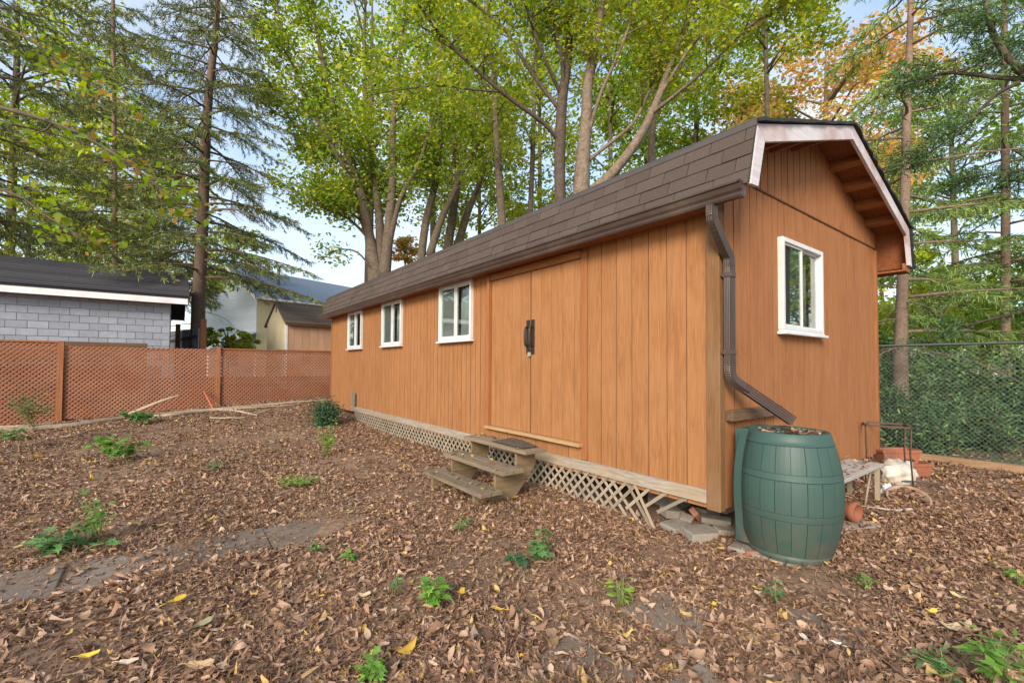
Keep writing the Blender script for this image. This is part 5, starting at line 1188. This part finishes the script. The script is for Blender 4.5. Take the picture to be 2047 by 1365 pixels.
# shrubs behind the chain link fence
def shrub(px, pytop, Y, wpx, pal, label, nleaf, leaf, asp=.25, name='yew_shrub'):
    top = at(px, pytop, Y); R = wpx * .5 * Y / F_PX; base = Vector((top.x, top.y, float(gh(top.x, top.y)))); H = top.z - base.z
    o = empty(name, base); tag(o, label, 'shrub'); mb = MB(); nb = 34; Ps = []; ks = []
    for i in range(nb):
        az = random.uniform(0, 2 * PI); el = random.uniform(.15, 1.5); l = random.uniform(.6, 1.05); e = Vector((math.cos(az) * math.cos(el) * R * l * 1.1, math.sin(az) * math.cos(el) * R * l, .1 + math.sin(el) * H * l))
        md_ = e * .5 + Vector((0, 0, .1 * H)); mb.tube([(0, 0, 0), md_, e], [.018, .012, .004], 4)
        for k in range(9):
            g = .3 + .7 * k / 8; p = (md_ * (1 - abs(2 * g - 1)) + (e if g > .5 else Vector((0, 0, 0))) * abs(2 * g - 1)); Ps.append(p + Vector((random.gauss(0, .10), random.gauss(0, .10), random.gauss(0, .08)))); ks.append(random.gauss(1, .25))
    Ps = np.array([tuple(p) for p in Ps]); m_ = nleaf // len(Ps); P = np.repeat(Ps, m_, 0) + rng.normal(0, .085, (len(Ps) * m_, 3)); P[:, 2] = np.maximum(P[:, 2], .02)
    V, Q = leaf_quads(P, leaf, asp=asp, up=.3); bulk('foliage', V, Q, NEEDLE, o, tint(len(P), pal, .2, np.repeat(np.array(ks).clip(.4, 1.7), m_))); mb.build('stem', BARKD, o)
YEW = [(4, (.045, .115, .052)), (3, (.08, .17, .062)), (2.6, (.16, .25, .08))]
for a_ in ((1790, 770, 8.6, 170, 'dark yew bush directly behind the stacked terracotta troughs'), (1880, 740, 9.2, 190, 'tall dark yew bush behind the middle of the chain link fence'), (1960, 800, 8.4, 170, 'dark yew bush low behind the chain link wires'), (2050, 770, 8.6, 180, 'dark yew bush at the right edge behind the chain link fence'), (1850, 830, 8.0, 120, 'low dark yew bush closest to the chain link fence')):
    shrub(a_[0], a_[1], a_[2], a_[3], YEW, a_[4], 4500, .095)
for a_ in ((1770, 660, 11.0, 190, 'light green leafy shrub behind the slim conifer trunk'), (1930, 690, 11.5, 230, 'light green leafy shrub filling the gap above the yews'), (2060, 700, 10.5, 200, 'light green leafy shrub at the far right above the yews')):
    shrub(a_[0], a_[1], a_[2], a_[3], [(3, (.08, .17, .05)), (3, (.12, .22, .06)), (1, (.2, .26, .07))], a_[4], 7000, .11, .5, 'leafy_shrub')
pb = onground(652, 828); p_ = pb
shrub(652, 812, pb.y, 28, [(3, (.03, .085, .045)), (3, (.05, .12, .055)), (1, (.09, .16, .06))], 'small dark evergreen shrub at the far corner of the long shed', 3000, .09, .2, 'evergreen_shrub')

# ------------------------------------------------------------------ leaf litter
def bare_mask(x, y):
    """0 where soil or slabs show, 1 where leaves lie thick"""
    s, tt = W2L(x, y)
    n = .5 + .25 * np.sin(1.9 * x + 1.3 * y + .6) + .22 * np.sin(2.7 * y - 1.1 * x + 2.1) + .16 * np.sin(5.1 * x - 3.7 * y) + .12 * np.sin(9.3 * x + 7.7 * y + 1)
    m = .34 + .66 * sstep(.12, .52, n); m = np.maximum(m, sstep(1.0, .2, np.abs(s + .35)) * (tt > .3) * .95)
    for (a_, b_, ha, hb) in SLABS:
        ins = sstep(.10 + .10 * np.sin(9 * s + 2), -.12 + .08 * np.sin(7 * s + 1), np.maximum(np.abs(s - a_) - ha, np.abs(tt - b_) - hb)); rag = .5 + .5 * np.sin(13 * s + 5 * tt) * np.sin(11 * tt - 7 * s + 1)
        cover = .13 if b_ > 1 else .80
        m = m * (1 - ins * (1 - cover - .25 * rag * (1 - cover)))
    for cx, cy, r in BARE: m = m * (1 - .80 * np.exp(-(((x - cx) ** 2 + (y - cy) ** 2) / r ** 2)))
    return m
_b = [onground(q[0], q[1]) for q in ((440, 885), (560, 870), (640, 1055), (690, 1045), (1330, 1240), (1590, 1140), (1640, 1170), (1300, 1110))]
BARE = [(p.x, p.y, r) for p, r in zip(_b, (.9, .7, .35, .3, .25, .25, .3, .25))]
def blocked(x, y):
    s, tt = W2L(x, y)
    b = (s > .12) & (s < WID) & (tt > .15) & (tt < LEN)
    b |= (tt > FT - .02) & (s < 1.2); b |= ((x - BC.x) ** 2 + (y - BC.y) ** 2) < .29 ** 2
    b |= (s > FS - .03)
    return b
BROWN = [(5, (.265, .150, .093)), (4.5, (.325, .192, .122)), (3, (.39, .25, .165)), (2.0, (.150, .085, .056)), (1.5, (.47, .33, .23)), (.7, (.50, .33, .12))]
def litter(name, x0, x1, y0, y1, dens, size, rows, nonly, label, zlift=.022, pal=BROWN, asp=(.26, .66), keepfn=None):
    n = int((x1 - x0) * (y1 - y0) * dens); X = rng.uniform(x0, x1, n); Y = rng.uniform(y0, y1, n)
    k = (rng.random(n) < bare_mask(X, Y)) & ~blocked(X, Y)
    if keepfn is not None: k &= keepfn(X, Y)
    X, Y = X[k], Y[k]; n = len(X); Z = gh(X, Y) + rng.uniform(.002, zlift, n)
    yaw = rng.uniform(0, 2 * PI, n); tl = rng.normal(0, .42, n).clip(-1.2, 1.2); ta = rng.uniform(0, 2 * PI, n)
    up = np.stack([np.sin(tl) * np.cos(ta), np.sin(tl) * np.sin(ta), np.cos(tl)], 1)
    d = np.stack([np.cos(yaw), np.sin(yaw), np.zeros(n)], 1); d = unit(d - up * (d * up).sum(1, keepdims=True)); sv = np.cross(up, d)
    flip = np.where(rng.random(n) < .5, -1.0, 1.0); up = up * flip[:, None]
    L = rng.gamma(9, size / 9, n).clip(size * .4, size * 2.2); Wd = L * rng.uniform(asp[0], asp[1], n)
    us = np.array(rows[0]); hw = np.array(rows[1]); nr = len(us)
    kc = rng.gamma(3.2, 1.15, n).clip(.4, 7.0); kl = rng.normal(0, .75, n); ku = rng.normal(0, .6, n)
    V = np.zeros((n, nr, 3, 3))
    for i in range(nr):
        h = hw[i] * (1 + rng.normal(0, .22, n)).clip(.4, 1.6)
        for j, c in enumerate((-1, 0, 1)):
            ang = c * h * kc * .8; yy = np.where(kc > .05, np.sin(ang) / (kc * .8), c * h) * Wd; zz = (1 - np.cos(ang)) / (kc * .8) * Wd
            zz = zz + kl * (us[i] ** 2) * L * .9 + ku * c * us[i] * Wd
            jit = rng.normal(0, .035, n) * L if c else 0
            V[:, i, j] = np.stack([X, Y, Z], 1) + d * ((us[i] * L) + jit)[:, None] + sv * yy[:, None] + up * zz[:, None]
    gz_ = gh(V[..., 0], V[..., 1]); V[..., 2] = np.maximum(V[..., 2], gz_ + .001 + .003 * rng.random(V.shape[:3]))
    q = []
    for i in range(nr - 1):
        for j in range(2): q.append((i * 3 + j, i * 3 + j + 1, (i + 1) * 3 + j + 1, (i + 1) * 3 + j))
    q = np.array(q); Q = (q[None] + (np.arange(n) * nr * 3)[:, None, None]).reshape(-1, 4)
    C = np.repeat(tint(n, pal, .17), len(q), 0)
    o = bulk(name, V.reshape(-1, 3), Q, LITTER, None, C, smooth=True); tag(o, label, None, kind='stuff'); return o
R5 = ([-.5, -.22, .08, .32, .52], [.06, .40, .50, .30, .02]); R4 = ([-.5, -.12, .22, .52], [.08, .48, .40, .02]); R3 = ([-.5, .02, .52], [.10, .5, .04])
fan = lambda X, Y: (np.abs(X) < 1.35 * Y + 1.6)
BLK = blocked
litter('leaf_litter', -5.0, 5.6, 1.3, 3.6, 900, .054, R5, 0, 'thick curled brown leaf litter covering the front of the yard', .030, keepfn=fan)
litter('leaf_litter', -8.0, 8.2, 3.6, 6.2, 900, .054, R4, 0, 'brown leaf litter around the steps and barrel', .028, keepfn=fan)
litter('leaf_litter', -12.5, 8.6, 6.2, 14.6, 540, .060, R3, 0, 'brown leaf litter reaching back to the lattice fence', .026, keepfn=fan)
litter('leaf_crumbs', -5.5, 5.6, 1.3, 5.0, 2600, .034, R3, 0, 'small broken leaf crumbs between the larger leaves', .012, keepfn=fan)
YEL = [(3, (.48, .30, .045)), (2, (.42, .30, .10)), (2, (.40, .26, .13)), (1, (.30, .25, .06))]
litter('pale_leaf_litter', -12, 8.2, 1.6, 13.2, 8.0, .058, R4, 0, 'scattered pale yellow and tan leaves over the brown litter', .034, pal=YEL, keepfn=fan)
def _beyond(x, y):
    ss, tt = W2L(x, y); return (ss < FS + .03) | (ss > FS + 7)
blocked = _beyond
litter('far_leaf_litter', 3.5, 16, 2.5, 19, 130, .075, R3, 0, 'brown leaves on the ground beyond the chain link fence', .04, keepfn=fan)
blocked = BLK
# pine needles and fine twigs
def needles(name, x0, x1, y0, y1, dens, L0, wid, pal, label, lift=.03):
    n = int((x1 - x0) * (y1 - y0) * dens); X = rng.uniform(x0, x1, n); Y = rng.uniform(y0, y1, n)
    cl = .5 + .5 * np.sin(2.3 * X + 1.7) * np.sin(1.9 * Y - .6); k = (rng.random(n) < .25 + .75 * cl) & ~blocked(X, Y) & fan(X, Y); X, Y = X[k], Y[k]; n = len(X)
    yaw = rng.uniform(0, 2 * PI, n); L = L0 * rng.uniform(.5, 1.5, n); bend = rng.normal(0, .22, n); d = np.stack([np.cos(yaw), np.sin(yaw)], 1); sv = np.stack([-d[:, 1], d[:, 0]], 1)
    Z0 = rng.uniform(.006, lift, n); tilt = rng.normal(0, .10, n); V = np.zeros((n, 4, 2, 3))
    for i, u in enumerate((-.5, -.17, .17, .5)):
        c = np.stack([X, Y], 1) + d * (u * L)[:, None] + sv * (bend * (u * u - .08) * L)[:, None]
        for j, sgn in enumerate((-1, 1)):
            q_ = c + sv * (sgn * wid * .5); V[:, i, j, :2] = q_; V[:, i, j, 2] = np.maximum(gh(q_[:, 0], q_[:, 1]) + Z0 + tilt * u * L + .10 * (.25 - u * u) * L, gh(q_[:, 0], q_[:, 1]) + .002)
    q = np.array([(i * 2, i * 2 + 1, i * 2 + 3, i * 2 + 2) for i in range(3)]); Q = (q[None] + (np.arange(n) * 8)[:, None, None]).reshape(-1, 4)
    o = bulk(name, V.reshape(-1, 3), Q, LITTER, None, np.repeat(tint(n, pal, .2), 3, 0)); tag(o, label, None, kind='stuff')
needles('pine_needles', -5, 5.6, 1.3, 5.2, 700, .10, .0024, [(3, (.30, .17, .085)), (2, (.38, .25, .13)), (1, (.2, .11, .06))], 'fallen pine needles strewn over the leaf litter', .034)
needles('fine_twigs', -8, 7.5, 1.4, 9.0, 60, .20, .0045, [(3, (.22, .14, .10)), (2, (.30, .22, .17)), (1, (.12, .08, .06))], 'thin dry twigs strewn over the leaf litter', .04)

# single bright leaves that can be picked out
def one_leaf(px, py, L, c, label, yaw, lobes=3, lift=.035, tilt=(.1, .1)):
    p = onground(px, py); mb = MB(); pts = []; n = 20
    for i in range(n):
        a_ = 2 * PI * i / n; r = .36 + .14 * math.cos(lobes * a_) * (1 if lobes > 1 else .3) + .10 * math.cos(a_) + random.uniform(-.03, .03); x_, y_ = r * math.cos(a_) * L, r * math.sin(a_) * L * .85
        pts.append((x_, y_, .9 * (x_ * x_) / L * random.uniform(.4, .8) + abs(y_) * .32))
    mb.add([(0, 0, 0)] + pts, [(0, i + 1, (i + 1) % n + 1) for i in range(n)], False)
    stem = [(-.30 * L, 0, .02 * L), (-.55 * L, .05 * L, .05 * L), (-.75 * L, .02 * L, .02 * L)]
    nm = 'leaf_tone_%d_%d' % (px, py)
    m_ = plain(nm, c, .6, .14, 30, bstr=.1)
    o = mb.build('fallen_leaf', m_, None, loc=(p.x, p.y, p.z + lift), rot=(tilt[0], tilt[1], yaw)); tag(o, label, 'leaf', 'bright fallen leaves')
    MB().tube(stem, .0018, 4).build('leaf_stalk', m_, o)
YL = (.62, .42, .035)
for a_ in ((350, 1212, .105, YL, 'bright yellow fallen leaf alone in front of the slab path', 1.2, 2), (172, 1325, .085, (.60, .40, .04), 'yellow fallen leaf near the bottom left corner', .4, 2), (228, 1098, .075, (.60, .37, .04), 'yellow fallen leaf beside the leafy seedling clump at left', 2.2, 3),
           (922, 1196, .085, (.62, .40, .04), 'yellow fallen leaf right of the small seedling at front centre', 1.5, 3), (1000, 1230, .07, (.55, .36, .05), 'yellow folded leaf lying below the one at front centre', 2.9, 2), (725, 1202, .085, (.55, .42, .24), 'pale tan lobed leaf at front centre left', .7, 3),
           (1440, 1105, .07, (.60, .42, .08), 'yellow leaf lying by the barrel slab', .3, 3), (1515, 1188, .075, (.60, .42, .06), 'yellow leaf in front of the green barrel', 2.0, 3), (1427, 1220, .06, (.60, .38, .04), 'small yellow leaf left of the grey slab patch', 1.0, 3),
           (1862, 1235, .08, (.60, .43, .06), 'yellow leaf on the right side of the yard', .4, 3), (1915, 1204, .095, (.58, .47, .22), 'cream yellow leaf near the right edge of the yard', 1.4, 3), (1900, 1268, .12, (.50, .38, .22), 'large tan leaf near the right edge', .2, 3),
           (1610, 1290, .07, (.55, .47, .36), 'cream curled leaf at front right of centre', 1.6, 2), (1675, 1300, .055, (.72, .72, .72), 'white scrap like leaf at front right', 2.3, 3), (738, 1356, .09, (.66, .45, .03), 'deep yellow leaf at the bottom edge beside a seedling', .9, 2),
           (400, 1262, .10, (.30, .27, .15), 'dull olive leaf left of the front seedlings', 1.2, 2), (252, 1338, .085, (.55, .43, .32), 'pale pinkish leaf near the bottom left', .2, 2), (62, 1052, .085, (.50, .30, .07), 'ochre leaf at the left edge of the yard', 2.9, 2), (1030, 1000, .06, (.6, .42, .06), 'small yellow leaf under the right end of the steps', .6, 3), (395, 1345, .12, (.42, .28, .15), 'large tan leaf on the bottom edge at left', .1, 2)):
    one_leaf(*a_)
# leaves fallen on the garage roof and the barrel, bench and steps
def scatter_on(name, label, parent_inv, pts, size, pal):
    P = np.array(pts); n = len(P); V, Q = leaf_quads(P, size, asp=.7, up=2.5, fold=.3); o = bulk(name, V, Q, LITTER, None, tint(n, pal, .2)); tag(o, label, None, kind='stuff')
pts = []
for i in range(60):
    a_, r = random.uniform(0, 2 * PI), math.sqrt(random.random()) * .24; pts.append((BC.x + r * math.cos(a_), BC.y + r * math.sin(a_), BC.z + .965 + random.uniform(0, .02)))
for i in range(45): q = L2W(random.uniform(1.25, 2.75), random.uniform(-.42, -.10)); pts.append((q.x, q.y, float(gh(q.x, q.y)) + .428 + random.uniform(0, .01)))
for i in range(130):
    a_, r = random.uniform(0, 2 * PI), math.sqrt(random.random()) * .17; q = basket.matrix_basis @ Vector((r * math.cos(a_), r * math.sin(a_), .02 + random.uniform(0, .035))); pts.append(tuple(q))
scatter_on('leaf_debris', 'brown leaf debris on the barrel lid, the bench planks and the dish', None, pts, .06, BROWN)
pts = []
for (x0, x1, zz) in ((-1.20, -.93, .20), (-.93, -.64, .385), (-.63, -.33, .57)):
    for i in range(16): q = L2W(random.uniform(x0, x1), random.uniform(1.85, 3.1)); pts.append((q.x, q.y, zz + .008))
for i in range(22):
    f = random.uniform(.05, .95); q = Vector((random.uniform(-8.5, .2), -.44 + (rx + .42) * f, fz1 + rz_ * f + .035)); q = Matrix.Rotation(TH, 4, 'Z') @ q + gar.location; pts.append(tuple(q))
for i in range(10): q = L2W(-.245, random.uniform(0, 11)); pts.append((q.x, q.y, 2.93))
scatter_on('leaf_debris', 'yellow and tan leaves dropped on the steps and the garage roof', None, pts, .055, YEL + [(4, (.2, .1, .055))])

# ------------------------------------------------------------------ weeds and seedlings
WG = [(3, (.12, .26, .045)), (3, (.17, .33, .055)), (1, (.23, .38, .06))]; WB = [(3, (.10, .22, .07)), (2, (.14, .28, .09))]; WY = [(3, (.19, .34, .045)), (2, (.26, .39, .05))]
def lobed_leaves(P, D, U, size):
    """maple-like five-lobed leaves (fans of quads)"""
    out = [(-.05, 0), (-.02, .34), (.18, .22), (.30, .46), (.42, .20), (.66, .26), (.62, .10), (1.0, 0), (.62, -.10), (.66, -.26), (.42, -.20), (.30, -.46), (.18, -.22), (-.02, -.34)]
    o = np.array(out); n = len(P); Sd = np.cross(U, D); sz = np.broadcast_to(size, (n,))[:, None, None]
    V = P[:, None] + D[:, None] * o[None, :, :1] * sz + Sd[:, None] * o[None, :, 1:] * sz + U[:, None] * (np.abs(o[None, :, 1:]) * .25 - .25 * o[None, :, :1] ** 2) * sz
    c = P[:, None] + D[:, None] * .3 * sz; V = np.concatenate([c, V], 1); m_ = len(out)
    q = np.array([(0, 1 + 2 * i, 2 + 2 * i, 1 + (2 * i + 2) % m_) for i in range(m_ // 2)]); Q = (q[None] + (np.arange(n) * (m_ + 1))[:, None, None]).reshape(-1, 4)
    return V.reshape(-1, 3), Q, m_ // 2
def weed(px, py, h, spread, nst, nl, leaf, pal, label, style='lobed', name='seedling'):
    p = onground(px, py); o = empty(name, p); tag(o, label, 'plant', 'green plants growing through the litter'); mb = MB(); P = []; D = []
    for i in range(nst):
        a_ = random.uniform(0, 2 * PI); r = spread * math.sqrt(random.random()); b0 = Vector((random.gauss(0, spread * .25), random.gauss(0, spread * .18), 0)); tip = Vector((r * math.cos(a_), r * math.sin(a_) * .7, h * random.uniform(.5, 1.2)))
        md_ = b0.lerp(tip, .5) + Vector((0, 0, h * .12)); mb.tube([b0, md_, tip], [.0035, .003, .0015], 4)
        for k in range(nl):
            g = .35 + .65 * (k + random.random() * .6) / nl; q = b0.lerp(md_, g * 2) if g < .5 else md_.lerp(tip, g * 2 - 1); az = random.uniform(0, 2 * PI)
            dd = Vector((math.cos(az), math.sin(az), random.uniform(-.25, .35))).normalized(); e = q + dd * leaf * .35; mb.tube([q, e], [.0015, .001], 3, False); P.append(e); D.append(dd)
    P = np.array([tuple(v_) for v_ in P]); P[:, 2] = np.maximum(P[:, 2], .015); D = np.array([tuple(v_) for v_ in D]); n = len(P); U = unit(np.array([0, 0, 1.0]) + rng.normal(0, .35, (n, 3))); U = unit(U - D * (U * D).sum(1, keepdims=True))
    sz = leaf * rng.uniform(.65, 1.2, n)
    if style == 'lobed': V, Q, m_ = lobed_leaves(P, D, U, sz); C = np.repeat(tint(n, pal, .18), m_, 0)
    else:
        asp = .34 if style == 'fern' else .6
        Sd = np.cross(U, D); s3_ = sz[:, None]; V = np.stack([P, P + D * s3_ * .45 + Sd * s3_ * asp * .5, P + D * s3_ - U * s3_ * .12, P + D * s3_ * .45 - Sd * s3_ * asp * .5], 1).reshape(-1, 3); Q = np.arange(4 * n).reshape(n, 4); C = tint(n, pal, .18)
    bulk('foliage', V, Q, WEEDM, o, C); mb.build('stem', STEMM, o)
W_ = [
 (240, 925, .36, .42, 16, 6, .13, WG, 'leafy green maple seedling clump in the left middle of the yard', 'lobed'),
 (140, 1105, .16, .34, 12, 6, .085, WB, 'low spreading blue green seedling clump at the left front', 'lobed'),
 (190, 1085, .36, .17, 14, 7, .06, WG, 'taller feathery green weed behind the low clump at left', 'round'),
 (652, 912, .50, .20, 16, 12, .055, WY, 'upright yellow green weed standing before the far lattice skirt', 'round'),
 (592, 972, .12, .36, 26, 7, .04, WY, 'low mat of small yellow green leaves left of the steps', 'round'),
 (1075, 1125, .24, .10, 6, 5, .085, WB, 'lobed blue green seedling in front of the near lattice', 'lobed'),
 (1035, 1135, .10, .10, 5, 4, .075, [(1, (.06, .13, .06))], 'small dark green seedling left of the lobed one', 'lobed'),
 (866, 1212, .15, .065, 7, 5, .075, WG, 'small bright lobed seedling at the front centre', 'lobed'),
 (1240, 1212, .15, .06, 7, 6, .06, WY, 'small feathery bright seedling right of the front centre', 'fern'),
 (745, 1362, .10, .085, 6, 4, .065, WG, 'bright seedling cut by the bottom edge of the picture', 'lobed'),
 (1985, 1365, .22, .20, 9, 9, .085, WG, 'feathery green seedling at the bottom right corner', 'fern'),
 (1880, 1350, .10, .14, 6, 9, .06, WB, 'fern like blue green sprout left of the corner seedling', 'fern'),
 (1735, 1175, .10, .06, 5, 4, .06, WG, 'tiny green sprout to the right of the barrel', 'fern'),
 (290, 848, .26, .42, 16, 6, .15, WB, 'broad leaved green seedling under the fallen branch', 'lobed'),
 (58, 861, .95, .48, 24, 16, .10, [(3, (.085, .16, .06)), (2, (.12, .20, .07))], 'tall feathery green plant against the left lattice panel', 'fern'),
 (15, 882, .20, .28, 12, 6, .11, WB, 'rounded low green plant at the left edge of the yard', 'round'),
 (432, 942, .12, .12, 6, 5, .07, [(1, (.13, .18, .08))], 'small dusty green sprout right of the large seedling clump', 'lobed'),
 (920, 1062, .12, .08, 6, 5, .055, WB, 'small grey green sprout in front of the steps', 'fern'),
 (640, 1103, .08, .09, 5, 5, .05, WB, 'tiny sprout beside the slab path end', 'fern'),
 (790, 1188, .12, .05, 4, 5, .05, WB, 'thin blue green sprout left of the front centre seedling', 'fern'),
 (700, 1125, .08, .05, 3, 5, .05, WG, 'tiny bright sprout at the end of a thin bent stalk', 'lobed'),
 (1550, 1205, .12, .07, 6, 5, .05, WB, 'wilted grey green sprout in front of the barrel', 'fern'),
 (2040, 1170, .10, .06, 5, 4, .06, WG, 'tiny green sprout at the right edge', 'fern'),
 (1010, 985, .05, .05, 3, 3, .04, WB, 'tiny sprout under the lowest wooden tread', 'round'),
]
for a_ in W_: weed(*a_)
